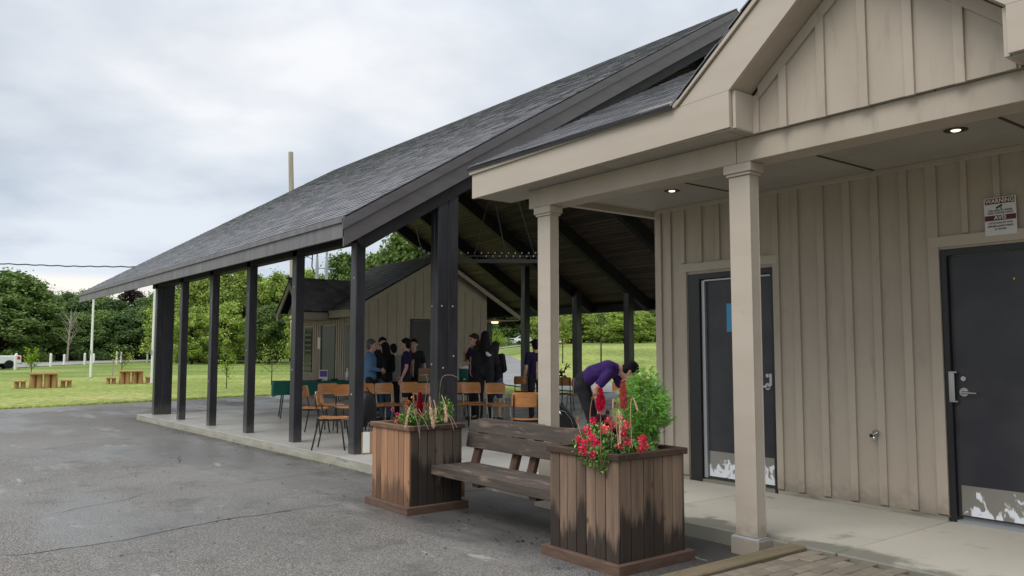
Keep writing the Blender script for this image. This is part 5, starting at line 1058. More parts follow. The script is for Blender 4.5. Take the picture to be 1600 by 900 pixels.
MB().box((-0.14, -0.10, 0), (0.14, -0.09, 0.28)).box((-0.14, 0.09, 0), (0.14, 0.10, 0.13)).box((-0.14, -0.09, 0), (-0.13, 0.09, 0.2)).box((0.13, -0.09, 0), (0.14, 0.09, 0.2)).build('carton', M['card'], t)
for k in range(3): MB().lathe([(0.03, 0), (0.04, 0.15), (0.036, 0.15), (0.03, 0.02)], 10).build('cup', M['white_plastic'], t, loc=(-0.08+0.08*k, 0, 0.005))
p = on(726, 18.1, zt2); t = thing('drink_dispenser', 'teal drink dispenser with a white lid right of the big double post', 'drink dispenser', p, facing(p, 0))
MB().lathe([(0.10, 0), (0.115, 0.02), (0.135, 0.24), (0.14, 0.27)], 20).build('tank', M['teal'], t, smooth_=True); MB().lathe([(0.145, 0.272), (0.147, 0.30), (0.11, 0.335), (0.02, 0.345)], 20).build('lid', M['white_plastic'], t, smooth_=True); MB().box((-0.02, 0.11, 0.03), (0.02, 0.17, 0.06)).build('tap', M['white_plastic'], t)
# bags
p = at(580, 11.4); p = (p.x, p.y, slabz(p.y)+0.002); t = thing('paper_bags', 'white and brown paper carrier bag on the floor beside the sixth post', 'paper bag', p, facing(p, 15))
MB().prism([(-0.10, 0), (0.12, 0), (0.12, 0.29), (-0.10, 0.29)], 'y', -0.06, 0.06).build('carrier', M['card'], t); MB().box((0.02, 0.061, 0.02), (0.115, 0.066, 0.30)).build('white_panel', M['white'], t); MB().tube([(-0.05, 0.05, 0.32), (-0.04, 0.05, 0.42), (0.04, 0.05, 0.42), (0.05, 0.05, 0.32)], 0.004, 5).build('handle', M['card'], t)
p = at(574, 11.9); p = (p.x, p.y, slabz(p.y)+0.33); t = thing('backpack', 'black backpack hung behind the sixth black post', 'backpack', p, facing(p, 40))
b_ = MB(); rows = []
for z, wx_, wy_ in ((0.0, 0.09, 0.06), (0.06, 0.13, 0.10), (0.2, 0.145, 0.115), (0.36, 0.13, 0.10), (0.46, 0.09, 0.07), (0.5, 0.03, 0.03)): rows.append([(wx_*math.copysign(abs(math.cos(a))**0.6, math.cos(a)), wy_*math.copysign(abs(math.sin(a))**0.6, math.sin(a)), z) for a in [2*PI*k/16 for k in range(16)]])
b_.add([v for r_ in rows for v in r_], [(i*16+k, i*16+(k+1) % 16, (i+1)*16+(k+1) % 16, (i+1)*16+k) for i in range(len(rows)-1) for k in range(16)]+[tuple(range(16)), tuple(5*16+k for k in range(16))]); b_.build('pack', M['bag'], t, smooth_=True)
MB().tube([(-0.05, -0.09, 0.45), (-0.09, -0.14, 0.3), (-0.06, -0.11, 0.1)], 0.012, 6).build('strap', M['bag'], t); MB().tube([(0.05, -0.09, 0.45), (0.09, -0.14, 0.3), (0.06, -0.11, 0.1)], 0.012, 6).build('strap', M['bag'], t); MB().tube([(-0.04, 0, 0.49), (0, 0, 0.56), (0.04, 0, 0.49)], 0.008, 6).build('handle', M['bag'], t)
p = at(882, 11.2); p = (p.x, p.y, 0.0); t = thing('black_case', 'tall rounded black instrument bag standing on the floor beside the farther column', 'bag', p, facing(p, 10))
b_ = MB(); b_.prism([(0.20, 0), (-0.19, 0), (-0.185, 0.12), (-0.155, 0.40), (-0.10, 0.52), (0.0, 0.63), (0.08, 0.70), (0.17, 0.68), (0.20, 0.55)], 'y', -0.11, 0.11); b_.build('case', M['bag'], t, bevel=0.03)
MB().tube([(0.13, 0.113, 0.60), (0.02, 0.12, 0.58), (-0.07, 0.115, 0.47), (-0.12, 0.112, 0.3)], 0.003, 5).build('zip', M['tube_pale'], t); MB().tube([(0.12, 0.10, 0.62), (0.09, 0.16, 0.56), (0.06, 0.10, 0.53)], 0.010, 6).build('handle', M['alu'], t); MB().box((-0.155, 0.111, 0.38), (0.19, 0.117, 0.395)).build('seam', M['tube_dark'], t)
p = at(878, 17.5); p = (p.x, p.y, slabz(p.y)); t = thing('music_stand', 'black spiky folding stand rising above the chairs right of the farther column', 'stand', p, facing(p, 0))
MB().tube([(0, 0, 0.3), (0, 0, 1.02)], 0.012, 6).build('shaft', M['wire'], t)
for k in range(3): a = k*2.1; MB().tube([(0, 0, 0.35), (0.25*math.cos(a), 0.25*math.sin(a), 0)], 0.009, 5).build('leg', M['wire'], t)
for (a, b) in (((k_(p)[0], k_(p)[1], k_(p)[2]) , (k_(q)[0], k_(q)[1], k_(q)[2])) for k_ in [lambda v: (-v[0], v[1], v[2]-0.06)] for (p, q) in (((-0.06, 0, 0.95), (0.16, 0, 1.20)), ((-0.1, 0.02, 1.08), (0.06, 0, 0.92)), ((0.06, 0, 1.10), (0.11, 0, 1.24)), ((0.11, 0, 1.16), (0.18, 0.02, 1.14)), ((-0.1, 0, 0.98), (0.10, 0.02, 0.93)), ((-0.08, 0, 1.02), (0.0, 0, 1.12)), ((0.0, 0, 1.0), (-0.1, 0, 0.9)), ((0.05, 0, 0.98), (0.12, 0, 0.90)))): MB().tube([a, b], [0.016, 0.010], 5).build('arm', M['wire'], t)
MB().lathe([(0.055, 0), (0.06, 0.02), (0.055, 0.04)], 12).build('hub', M['wire'], t, loc=(-0.01, 0, 0.96))

# ------------------------------------------------------------------ people
def blob(name, caps, mat, parent, vox=0.012, sm=3):
    """one continuous surface from tapered capsules (p, q, rp, rq[, flatten])"""
    b_ = MB()
    for c in caps:
        p, q, ra, rb = Vector(c[0]), Vector(c[1]), c[2], c[3]
        fl_ = c[4] if len(c) > 4 else (1, 1, 1)
        b_.ball(p, (ra*fl_[0], ra*fl_[1], ra*fl_[2]), 12, 8); b_.ball(q, (rb*fl_[0], rb*fl_[1], rb*fl_[2]), 12, 8)
        if (p-q).length > 1e-4:
            k_ = 4
            for i in range(1, k_):
                tt = i/k_; r_ = ra+(rb-ra)*tt; 
                if (p-q).length > 0.6*max(ra, rb): b_.ball(p.lerp(q, tt), (r_*fl_[0], r_*fl_[1], r_*fl_[2]), 10, 6)
            d = (q-p).normalized(); s_ = d.orthogonal().normalized(); u = d.cross(s_); vs = []
            for c_, r_ in ((p, ra), (q, rb)):
                for j in range(12):
                    a = 2*PI*j/12; o_ = (s_*math.cos(a)+u*math.sin(a))*r_*0.99; vs.append(c_+Vector((o_.x*fl_[0], o_.y*fl_[1], o_.z*fl_[2])))
            b_.add(vs, [(j, (j+1) % 12, 12+(j+1) % 12, 12+j) for j in range(12)]+[tuple(range(12)), tuple(range(23, 11, -1))])
    me = b_.me(name); o = bpy.data.objects.new('tmp', me); C.objects.link(o)
    m1 = o.modifiers.new('r', 'REMESH'); m1.mode = 'VOXEL'; m1.voxel_size = vox; m1.use_smooth_shade = True
    m2 = o.modifiers.new('s', 'SMOOTH'); m2.iterations = sm; m2.factor = 0.6
    dg = bpy.context.evaluated_depsgraph_get(); n_ = bpy.data.meshes.new_from_object(o.evaluated_get(dg)); bpy.data.objects.remove(o)
    n_.name = name; n_.materials.clear(); n_.materials.append(M[mat]); n_.polygons.foreach_set('use_smooth', [True]*len(n_.polygons))
    return link(name, n_, parent)
def V3(*a): return Vector(a)
def person(label, px, D, face, J=None, shirt='purple', sleeves='short', legs='blackc', legkind='long', hair='hair', hairkind='short', jacket=None, h=1.70, glasses=False, z0=None, group=None, extra=None, vox=0.011):
    loc = at(px, D); z = slabz(loc.y) if z0 is None else z0; loc = (loc.x, loc.y, z)
    t_ = thing('person', label, 'person', loc, facing(loc, face), group); t_.scale = (h/1.72,)*3
    j = dict(pel=V3(0, 0, 0.95), wai=V3(0, 0.0, 1.10), che=V3(0, -0.01, 1.30), nec=V3(0, 0.0, 1.46), hea=V3(0, 0.03, 1.60), nod=0.0, turn=0.0,
             sR=V3(0.175, -0.01, 1.40), eR=V3(0.235, -0.04, 1.12), wR=V3(0.245, 0.06, 0.88), sL=V3(-0.175, -0.01, 1.40), eL=V3(-0.235, -0.04, 1.12), wL=V3(-0.245, 0.06, 0.88),
             hR=V3(0.09, 0, 0.92), kR=V3(0.10, 0.02, 0.50), aR=V3(0.10, -0.02, 0.09), hL=V3(-0.09, 0, 0.92), kL=V3(-0.10, 0.02, 0.50), aL=V3(-0.10, -0.02, 0.09))
    if J: j.update({k: (Vector(v) if isinstance(v, (tuple, list)) else v) for k, v in J.items()})
    # head frame
    Rh = Matrix.Rotation(j['turn'], 3, 'Z') @ Matrix.Rotation(-j['nod'], 3, 'X')
    hd = lambda x, y, z: j['hea'] + Rh @ V3(x, y, z)
    sk = [(hd(0, -0.012, 0.025), hd(0, -0.004, 0.02), 0.092, 0.090, (0.86, 1.05, 1.12)), (hd(0, 0.03, -0.055), hd(0, 0.045, -0.08), 0.058, 0.040), (hd(0, 0.092, -0.005), hd(0, 0.108, -0.028), 0.010, 0.015),
          (hd(0.077, -0.01, 0.0), hd(0.08, -0.012, 0.012), 0.014, 0.017), (hd(-0.077, -0.01, 0.0), hd(-0.08, -0.012, 0.012), 0.014, 0.017), (hd(0, 0.0, -0.07), j['nec']-V3(0, 0, 0.02), 0.054, 0.058)]
    # bare torso and limbs under the clothes
    up = (j['che']-j['wai']).normalized()
    sk += [(j['pel'], j['wai'], 0.11, 0.105), (j['wai'], j['che'], 0.105, 0.115), (j['che'], j['nec'], 0.11, 0.06)]
    for S_ in ('R', 'L'):
        sg = 1 if S_ == 'R' else -1
        s_, e_, w_ = j['s'+S_], j['e'+S_], j['w'+S_]
        sk += [(j['che'], s_, 0.08, 0.055), (s_, e_, 0.046, 0.037), (e_, e_.lerp(w_, 0.35), 0.037, 0.037), (e_.lerp(w_, 0.35), w_, 0.037, 0.024)]
        d = (w_-e_).normalized(); side = V3(sg, 0, 0); side = (side-d*side.dot(d)).normalized(); pn = d.cross(side)
        pc = w_+d*0.05; sk += [(w_, pc+side*0.012, 0.023, 0.024), (w_, pc-side*0.012, 0.023, 0.024)]
        for q in range(4):
            o_ = pn*(-0.030+0.020*q); L_ = (0.062, 0.072, 0.068, 0.052)[q]; k0 = w_+d*0.078+o_*0.9; k1 = k0+(d*0.9-side*0.25).normalized()*L_*0.5; k2 = k1+(d*0.55-side*0.75).normalized()*L_*0.5
            sk += [(w_+d*0.03+o_*0.5, k0, 0.013, 0.0105), (k0, k1, 0.0105, 0.0095), (k1, k2, 0.0095, 0.008)]
        th0 = w_+d*0.03-pn*0.022; th1 = th0+(d*0.6-pn*0.8).normalized()*0.035; sk += [(th0, th1, 0.013, 0.011), (th1, th1+(d*0.9-pn*0.25-side*0.2).normalized()*0.03, 0.011, 0.009)]
        sk += [(j['h'+S_], j['k'+S_], 0.072, 0.050), (j['k'+S_], j['k'+S_].lerp(j['a'+S_], 0.35), 0.048, 0.052), (j['k'+S_].lerp(j['a'+S_], 0.35), j['a'+S_], 0.052, 0.034), (j['a'+S_], j['a'+S_]+V3(0, 0.14, -0.05), 0.034, 0.026)]
    blob('body', sk, 'skin', t_, 0.0085, 1)
    # face: eyes, brows, mouth
    for sg in (-1, 1):
        MB().ball(hd(sg*0.032, 0.083, 0.012), 0.0085, 8, 6).build('eye', M['eye'], t_, smooth_=True)
        MB().beam(hd(sg*0.018, 0.090, 0.034), hd(sg*0.048, 0.078, 0.034), 0.006, 0.006).build('eyebrow', M[hair], t_)
    MB().beam(hd(-0.02, 0.086, -0.058), hd(0.02, 0.086, -0.058), 0.008, 0.010).build('mouth', M['lip'], t_)
    if glasses:
        b_ = MB()
        for sg in (-1, 1):
            b_.tube([hd(sg*0.034+0.024*math.cos(a), 0.103, 0.010+0.018*math.sin(a)) for a in [2*PI*k/10 for k in range(11)]], 0.0028, 5, False); b_.tube([hd(sg*0.058, 0.10, 0.014), hd(sg*0.078, -0.01, 0.014)], 0.0026, 5)
        b_.tube([hd(-0.01, 0.104, 0.014), hd(0.01, 0.104, 0.014)], 0.0028, 5); b_.build('glasses', M['wire'], t_)
    # hair
    hc = [(hd(0, -0.03, 0.045), hd(0, -0.02, 0.05), 0.098, 0.095, (0.92, 1.02, 1.06)), (hd(0, -0.055, -0.01), hd(0, -0.06, -0.03), 0.075, 0.06), (hd(-0.05, 0.055, 0.085), hd(0.05, 0.055, 0.085), 0.026, 0.026), (hd(0.072, -0.01, 0.05), hd(0.074, -0.02, 0.02), 0.022, 0.018), (hd(-0.072, -0.01, 0.05), hd(-0.074, -0.02, 0.02), 0.022, 0.018)]
    if hairkind == 'long':
        b0 = j['che']
        hc += [(hd(0, -0.07, -0.0), b0+V3(0, -0.13, 0.02), 0.085, 0.07, (1.05, 0.6, 1)), (hd(0.06, -0.05, -0.02), b0+V3(0.09, -0.10, 0.06), 0.04, 0.035), (hd(-0.06, -0.05, -0.02), b0+V3(-0.09, -0.10, 0.06), 0.04, 0.035), (b0+V3(0, -0.13, 0.02), b0+V3(0, -0.135, -0.14), 0.07, 0.035, (1.15, 0.5, 1))]
    if hairkind == 'tied': hc += [(hd(0, -0.12, 0.06), hd(0, -0.14, 0.03), 0.045, 0.04)]
    blob('hair', hc, hair, t_, 0.011, 2)
    # shirt
    hem = j['pel']-up*0.0
    fl_ = (1, 0.74, 1)
    bulk = 0.022 if jacket else 0
    sc_ = [(hem+V3(0.045, 0, 0), j['wai']+V3(0.05, 0, 0), 0.118+bulk, 0.110+bulk, (1, 0.95, 0.9)), (hem+V3(-0.045, 0, 0), j['wai']+V3(-0.05, 0, 0), 0.118+bulk, 0.110+bulk, (1, 0.95, 0.9)),
           (j['wai']+V3(0.05, 0, 0), j['che']+V3(0.065, 0, 0), 0.110+bulk, 0.118+bulk, (1, 0.98, 1)), (j['wai']+V3(-0.05, 0, 0), j['che']+V3(-0.065, 0, 0), 0.110+bulk, 0.118+bulk, (1, 0.98, 1)),
           (j['che'], j['nec']-(j['nec']-j['che'])*0.12, 0.12, 0.062), (j['sR'].lerp(j['nec'], 0.25)-up*0.02, j['sL'].lerp(j['nec'], 0.25)-up*0.02, 0.07, 0.07)]
    for S_ in ('R', 'L'):
        s_, e_, w_ = j['s'+S_], j['e'+S_], j['w'+S_]; sc_ += [(j['che']+(s_-j['che'])*0.4, s_, 0.10, 0.068+bulk*0.4)]
        if sleeves == 'short': sc_ += [(s_, s_.lerp(e_, 0.62), 0.066, 0.062)]
        else: sc_ += [(s_, e_, 0.066+bulk*0.4, 0.056+bulk*0.3), (e_, e_.lerp(w_, 0.93), 0.056+bulk*0.3, 0.042)]
    blob('jacket' if jacket else 'shirt', sc_, shirt, t_, vox, 3)
    # trousers or shorts
    lc = [(j['pel']+V3(0.05, 0, 0.02), j['pel']+V3(-0.05, 0, 0.02), 0.115, 0.115, (1, 0.92, 1))]
    for S_ in ('R', 'L'):
        hh, kk, aa = j['h'+S_], j['k'+S_], j['a'+S_]; lc += [(j['pel'].lerp(hh, 0.7), hh, 0.105, 0.098)]
        if legkind == 'long': lc += [(hh, kk, 0.096, 0.070), (kk, aa+V3(0, 0, 0.02), 0.070, 0.058)]
        else: lc += [(hh, hh.lerp(kk, 0.85), 0.098, 0.088)]
    blob('trousers' if legkind == 'long' else 'shorts', lc, legs, t_, vox, 3)
    for S_ in ('R', 'L'):
        a = j['a'+S_]; blob('shoe', [(a+V3(0, -0.01, -0.045), a+V3(0, 0.07, -0.05), 0.045, 0.044), (a+V3(0, 0.07, -0.052), a+V3(0, 0.15, -0.058), 0.042, 0.034)], 'shoe', t_, 0.012, 2)
    if extra: extra(t_, j)
    return t_
# the man bending over the chairs
person('man in a purple t-shirt and glasses bending over a chair behind the bench', 923, 10.5, 90, dict(
    pel=(0, -0.10, 0.98), wai=(0.01, 0.02, 1.08), che=(0.02, 0.21, 1.135), nec=(0.0, 0.37, 1.135), hea=(0.0, 0.485, 1.10), nod=0.80,
    sR=(0.17, 0.22, 1.08), eR=(0.25, 0.05, 0.90), wR=(0.24, 0.09, 0.70), sL=(-0.15, 0.30, 1.11), eL=(-0.17, 0.40, 0.86), wL=(-0.13, 0.33, 0.66),
    hR=(0.09, -0.11, 0.93), hL=(-0.09, -0.10, 0.93), kR=(0.10, 0.02, 0.50), kL=(-0.10, 0.03, 0.50), aR=(0.10, -0.12, 0.09), aL=(-0.10, -0.10, 0.09)), 'purple', 'short', 'blackc', 'long', 'hair', 'short', None, 1.76, True, 0.0, vox=0.010)
crossed = dict(eR=(0.23, 0.06, 1.13), wR=(-0.02, 0.20, 1.20), eL=(-0.23, 0.06, 1.12), wL=(0.03, 0.22, 1.15))
held = dict(eR=(0.22, 0.02, 1.12), wR=(0.10, 0.22, 1.08), eL=(-0.22, 0.02, 1.12), wL=(-0.10, 0.22, 1.06))
person('grey haired man in a light blue jacket standing right of the sixth post', 579, 17.2, 82, held, 'bluec', 'long', 'blackc', 'long', 'hair_g', 'short', True, 1.68)
person('black haired person in black standing behind the man in the blue jacket', 597, 18.8, 20, held, 'blackc', 'long', 'blackc', 'long', 'hair', 'tied', None, 1.76)
person('person in a grey jersey at the right edge of the dark haired group', 615, 18.2, 200, None, 'greyc', 'long', 'blackc', 'long', 'hair', 'short', True, 1.60)
def red_patch(t_, j): pass
person('person with long dark hair, black top and blue jeans, back turned, in the left group', 602, 17.4, 215, held, 'blackc', 'long', 'jean', 'long', 'hair', 'long', True, 1.62)
person('person in navy purple t-shirt and black shorts looking left, near the far door', 635, 17.2, 262, dict(eR=(0.24, -0.02, 1.13), wR=(0.2, 0.14, 0.92)), 'navyp', 'short', 'blackc', 'short', 'hair', 'short', None, 1.70)
person('person in black facing the camera in front of the dark far door', 647, 18.7, 350, dict(eR=(0.24, 0.0, 1.12), wR=(0.14, 0.2, 1.16)), 'blackc', 'short', 'blackc', 'long', 'hair', 'tied', None, 1.72)
person('person in a purple top with raised arm at the left of the right-hand group', 742, 17.2, 300, dict(eR=(0.26, 0.08, 1.18), wR=(0.08, 0.2, 1.34), eL=(-0.25, 0.04, 1.12), wL=(-0.05, 0.22, 1.14)), 'navyp', 'short', 'blackc', 'long', 'hair_b', 'long', None, 1.79)
def print_patch(t_, j):
    b_ = MB().mat(M['white'])
    for k, (x, z, w_, h_) in enumerate(((0.0, 1.30, 0.05, 0.03), (0.03, 1.275, 0.06, 0.025), (-0.03, 1.325, 0.04, 0.02))): b_.ball((x+0.06, -0.165, z), (w_*0.8, 0.012, h_*0.9), 8, 6)
    tag(b_.build('back_print', None, t_, smooth_=True))
person('tall person with long black hair in a black hoodie with white print, back turned', 758, 16.7, 175, held, 'blackc', 'long', 'blackc', 'long', 'hair', 'long', True, 1.82, extra=print_patch)
person('person with long brown hair and light jeans at the right of the right-hand group', 774, 17.0, 150, held, 'blackc', 'long', 'jean', 'short', 'hair_b', 'long', True, 1.62)
person('person in a navy purple t-shirt mostly hidden behind the farther porch column', 837, 17.0, 200, None, 'navyp', 'short', 'blackc', 'long', 'hair', 'short', None, 1.66)

# ------------------------------------------------------------------ park furniture, poles and cables
def gz(p): return g(p.x, p.y)
def log_table(px, D, label, k):
    p = at(px, D); t_ = thing('log_picnic_table', label, 'picnic table', (p.x, p.y, gz(p)), facing(p, 4*k), 'log tables with stump seats on the lawn'); s_ = 1.0
    MB().box((-0.56, -0.4, 0.60), (0.56, 0.4, 0.68)).build('tabletop', M['straw'], t_, bevel=0.01)
    for x in (-0.45, -0.15, 0.16, 0.44): MB().lathe([(0.13, -0.05), (0.12, 0.6)], 10, (x, 0.16, 0)).build('leg', M['straw'], t_)
    for x in (-0.3, 0.3): MB().lathe([(0.13, -0.05), (0.12, 0.6)], 10, (x, -0.2, 0)).build('leg', M['straw'], t_)
    for x in (-0.93, 0.93):
        st = MB().box((x-0.23, -0.35, 0.27), (x+0.23, 0.35, 0.35)).build('seat', M['straw'], t_, bevel=0.01)
        for q in (-0.13, 0.13): MB().lathe([(0.10, -0.05), (0.10, 0.27)], 9, (x+q, 0.15, 0)).build('seat_leg', M['straw'], t_)
    return t_
log_table(70, 43.7, 'log picnic table on the lawn at the far left', 0); log_table(206, 46.8, 'log picnic table on the lawn just left of the first post', 1)
def pole_flag(px, D, ztop, label, r_=0.075):
    p = at(px, D); z = gz(p); t_ = thing('white_pole', label, 'pole', (p.x, p.y, z), 0, 'white poles on the lawn')
    MB().lathe([(r_, 0), (r_, 1.6), (r_*0.75, ztop)], 12).build('shaft', M['white'], t_); MB().lathe([(r_*2.2, -0.03), (r_*2.0, 0.05)], 12).build('base', M['galv'], t_); MB().ball((0, 0, ztop+0.05), 0.07, 8, 6).build('finial', M['galv'], t_)
    MB().box((-0.10, -0.1, 1.5), (-r_, 0.04, 1.75)).build('box', M['galv'], t_)
pole_flag(143, 57.5, 5.2, 'slim white pole on the lawn under the far roof tip'); pole_flag(239, 46, 5.2, 'white pole with small boxes touching the first black post', 0.08)
bl = [(25, 83, 1.02), (80, 95, 1.02), (133, 103, 1.0), (190, 114, 1.02), (101, 101, 0.9), (147, 109, 0.9), (183, 108, 1.1), (231, 118, 1.1), (274, 127, 1.1), (322, 133, 1.1), (363, 140, 1.1), (403, 148, 1.1), (438, 152, 1.2), (26, 99, 1.0)]
pb = MB().lathe([(0.12, -0.2), (0.12, 0.92), (0.07, 1.02)], 10).me('shaft', M['white'])
BN = ['first', 'second', 'third', 'fourth', 'fifth', 'sixth', 'seventh', 'eighth', 'ninth', 'tenth', 'eleventh', 'twelfth', 'thirteenth', 'fourteenth']
for i, (bx, D, h_) in enumerate(bl):
    p = at(bx, D); t_ = thing('white_bollard', 'white bollard by the park road, '+BN[sorted(q[0] for q in bl).index(bx)]+' in the row from the left', 'bollard', (p.x, p.y, gz(p)+0.05), 0, 'white bollards along the park road'); o = link('shaft', pb, t_); o.scale = (1, 1, h_*1.25)
def pickup(px, D, label, face):
    p = at(px, D); t_ = thing('pickup_truck', label, 'pickup truck', (p.x, p.y, gz(p)+0.06), facing(p, face))
    MB().prism([(-2.7, 0.45), (2.6, 0.45), (2.65, 0.95), (1.3, 1.12), (0.75, 1.68), (-0.75, 1.72), (-0.95, 1.15), (-2.7, 1.15)], 'x', -0.95, 0.95).build('body', M['carpaint_w'], t_, bevel=0.05)
    MB().prism([(1.12, 1.15), (0.68, 1.60), (-0.7, 1.62), (-0.8, 1.15)], 'x', -0.96, 0.96).build('side_glass', M['glass'], t_)
    for x in (-0.9, 0.9):
        for y in (-1.75, 1.7): o = MB().lathe([(0.38, -0.12), (0.38, 0.12)], 18).build('wheel', M['tyre'], t_, loc=(x, y, 0.38), rot=(0, PI/2, 0)); MB().lathe([(0.2, 0.121), (0.18, 0.13)], 12).build('rim', M['steel'], o)
        MB().box((x-0.06, -2.74, 0.80), (x+0.06, -2.69, 1.10)).build('tail_light', M['tail'], t_)
    MB().box((-0.9, -2.8, 0.42), (0.9, -2.70, 0.58)).build('bumper', M['galv'], t_)
    MB().box((-0.955, -2.6, 0.80), (-0.945, -2.35, 1.10)).build('side_marker', M['tail'], t_)
    return t_
pickup(-25, 85, 'white pickup truck cut off by the left edge, on the park road', 282)
def car(px, D, label, paint, face, zoff=0.0, suv=False):
    p = at(px, D); t_ = thing('parked_car', label, 'car', (p.x, p.y, gz(p)+0.08+zoff), facing(p, face), 'cars parked by the upper road'); k_ = 0.18 if suv else 0
    MB().prism([(-2.2, 0.35), (2.15, 0.35), (2.2, 0.75), (1.2, 0.95+k_*0.4), (0.55, 1.42+k_), (-1.3, 1.45+k_), (-2.15, 0.98+k_)], 'x', -0.87, 0.87).build('body', M[paint], t_, bevel=0.06)
    MB().prism([(1.0, 0.98+k_*0.4), (0.48, 1.36+k_), (-1.22, 1.38+k_), (-1.8, 1.02+k_*0.6)], 'x', -0.88, 0.88).build('side_glass', M['glass'], t_)
    for x in (-0.82, 0.82):
        for y in (-1.35, 1.35): MB().lathe([(0.32, -0.1), (0.32, 0.1)], 16).build('wheel', M['tyre'], t_, loc=(x, y, 0.32), rot=(0, PI/2, 0))
    return t_
car(801, 178, 'white saloon car seen between the far posts', 'carpaint_w', 70); car(822, 176, 'white tall car next to the saloon, left of the far post', 'carpaint_w', 80, 0.1, True)
car(955, 172, 'dark parked car under the yellow green trees', 'carpaint_d', 90); car(985, 175, 'white parked car beyond the grass bank at the right', 'carpaint_w', 95); car(873, 172, 'pale parked car just right of the farther porch column', 'carpaint_w', 90)
p = at(937, 100); t = thing('equipment_frame', 'black climbing frame under the dark tree', 'play equipment', (p.x, p.y, gz(p)), facing(p, 0))
for x in (-1.5, -0.3, 0.9): MB().beam((x, 0, 0), (x+0.1, 0, 1.9), 0.35, 0.3, (0, 1, 0)).build('upright', M['wire'], t)
MB().box((-1.7, -0.3, 1.75), (1.3, 0.3, 2.05)).build('top_beam', M['wire'], t)
p = at(890, 97); t = thing('orange_hut', 'small orange brown hut right of the farther column', 'hut', (p.x, p.y, gz(p)), facing(p, 20)); MB().box((-0.7, -0.7, 0), (0.7, 0.7, 1.3)).build('wall', M['terracotta'], t); MB().prism([(-0.85, 1.3), (0.85, 1.3), (0, 2.1)], 'y', -0.85, 0.85).build('roof', M['straw'], t)
p = at(1050, 125); t = thing('brick_house', 'low brown brick house among the trees at the right', 'house', (p.x, p.y, gz(p)), facing(p, 5)); MB().box((-6, -4, 0), (5, 4, 3.2)).build('wall', M['terracotta'], t); MB().prism([(-4.6, 3.2), (4.6, 3.2), (0, 5.4)], 'x', -6.5, 5.5).build('roof', M['felt'], t)
for x in (-4, -1.5, 1.5): MB().box((x, 4.0, 1.0), (x+1.1, 4.03, 2.3)).build('window', M['glass'], t)
p = at(985, 112); t = thing('white_canopy', 'pale canopy roof glimpsed through the trees at the right', 'canopy', (p.x, p.y, gz(p)), facing(p, 0)); MB().prism([(-2.5, 2.2), (2.5, 2.2), (0, 3.8)], 'y', -2, 2).build('roof', M['white'], t)
for x in (-2.3, 2.3): MB().lathe([(0.06, 0), (0.06, 2.2)], 8, (x, 1.9, 0)).build('leg', M['galv'], t)
# strolling person by the road
person('distant stroller in a pale top and dark trousers by the park road', 437, 140, 90, None, 'greyc', 'short', 'blackc', 'long', 'hair', 'short', None, 1.7, z0=gz(at(437, 140))+0.05, vox=0.02)
# utility poles
def upole(px, D, ytop, rad, label, kind=0):
    p = at(px, D); top = at(px, D); zt_ = H+(548-ytop)*D*math.cos(math.atan((px-800)/FPX))/FPX*1.005; z = gz(p); t_ = thing('utility_pole', label, 'utility pole', (p.x, p.y, z), facing(p, 0)); h_ = zt_-z
    return t_, h_
t, h_ = upole(461, 48, 236, 0.15, 'tall bare wooden utility pole rising above the pavilion roof')
MB().tube([(0, 0, -0.2), (0.28, 0, h_*0.6), (0.47, 0, h_)], [0.19, 0.165, 0.14], 12).build('shaft', M['pole'], t); 
MB().beam((0.96, 0, 10.2), (0.30, 0, 9.45), 0.14, 0.16, (0, 1, 0)).build('brace', M['pole'], t)
t, h_ = upole(493, 46, 392, 0.07, 'grey steel service mast with a looped cable head above the far roof')
MB().lathe([(0.10, -0.2), (0.09, h_-1.0), (0.06, h_-0.3)], 10).build('shaft', M['galv'], t); MB().tube([(0, 0, h_-0.3), (0.02, 0, h_), (0.15, 0, h_+0.08), (0.26, 0, h_-0.2), (0.28, 0, h_-0.9), (0.12, 0, h_-1.3)], 0.035, 6).build('cable_loop', M['wire'], t)
MB().beam((0.05, 0, h_-0.95), (-1.0, 0, h_-0.95), 0.05, 0.05).build('crossbar', M['galv'], t); MB().tube([(0.22, 0, h_-0.5), (0.6, 0, h_-0.3), (0.9, 0, h_-0.15)], 0.02, 5).build('lead', M['wire'], t)
t, h_ = upole(508, 46, 389, 0.07, 'grey steel service mast on the right with a weather cap')
MB().lathe([(0.10, -0.2), (0.09, h_-0.9), (0.05, h_-0.4)], 10).build('shaft', M['galv'], t); MB().lathe([(0.04, 0), (0.07, 0.12), (0.06, 0.3), (0.02, 0.36)], 10).build('cap', M['galv'], t, loc=(0, 0, h_-0.4))
def cable(label, pts, rad, twist=False):
    P_ = []
    for a, b in zip(pts, pts[1:]):
        for k in range(16): P_.append(a.lerp(b, k/16))
    P_.append(pts[-1]); n_ = len(P_)
    if twist:
        P_ = [q+Vector((0, 0, 0.02*math.sin(i*1.7))) for i, q in enumerate(P_)]
    c_ = sum(P_, Vector())/n_; t_ = thing('overhead_cable', label, 'cable', c_); MB().tube([q-c_ for q in P_], rad, 5).build('wire', M['wire'], t_)
def pxp(x, y, D): r_ = ray(x, y); return Vector((0, 0, H))+r_*(D/math.hypot(r_.x, r_.y))
cable('twisted black overhead cable crossing the sky at the left', [pxp(-420, 398, 62), pxp(-160, 407, 58), pxp(0, 412, 55), pxp(110, 416, 53), pxp(215, 417, 51), pxp(330, 412, 49.5), pxp(445, 402, 48)], 0.035, True)
cable('thin cable from the wooden pole to the steel masts', [pxp(450, 402, 48), pxp(470, 404, 47), pxp(482, 401, 46)], 0.02)
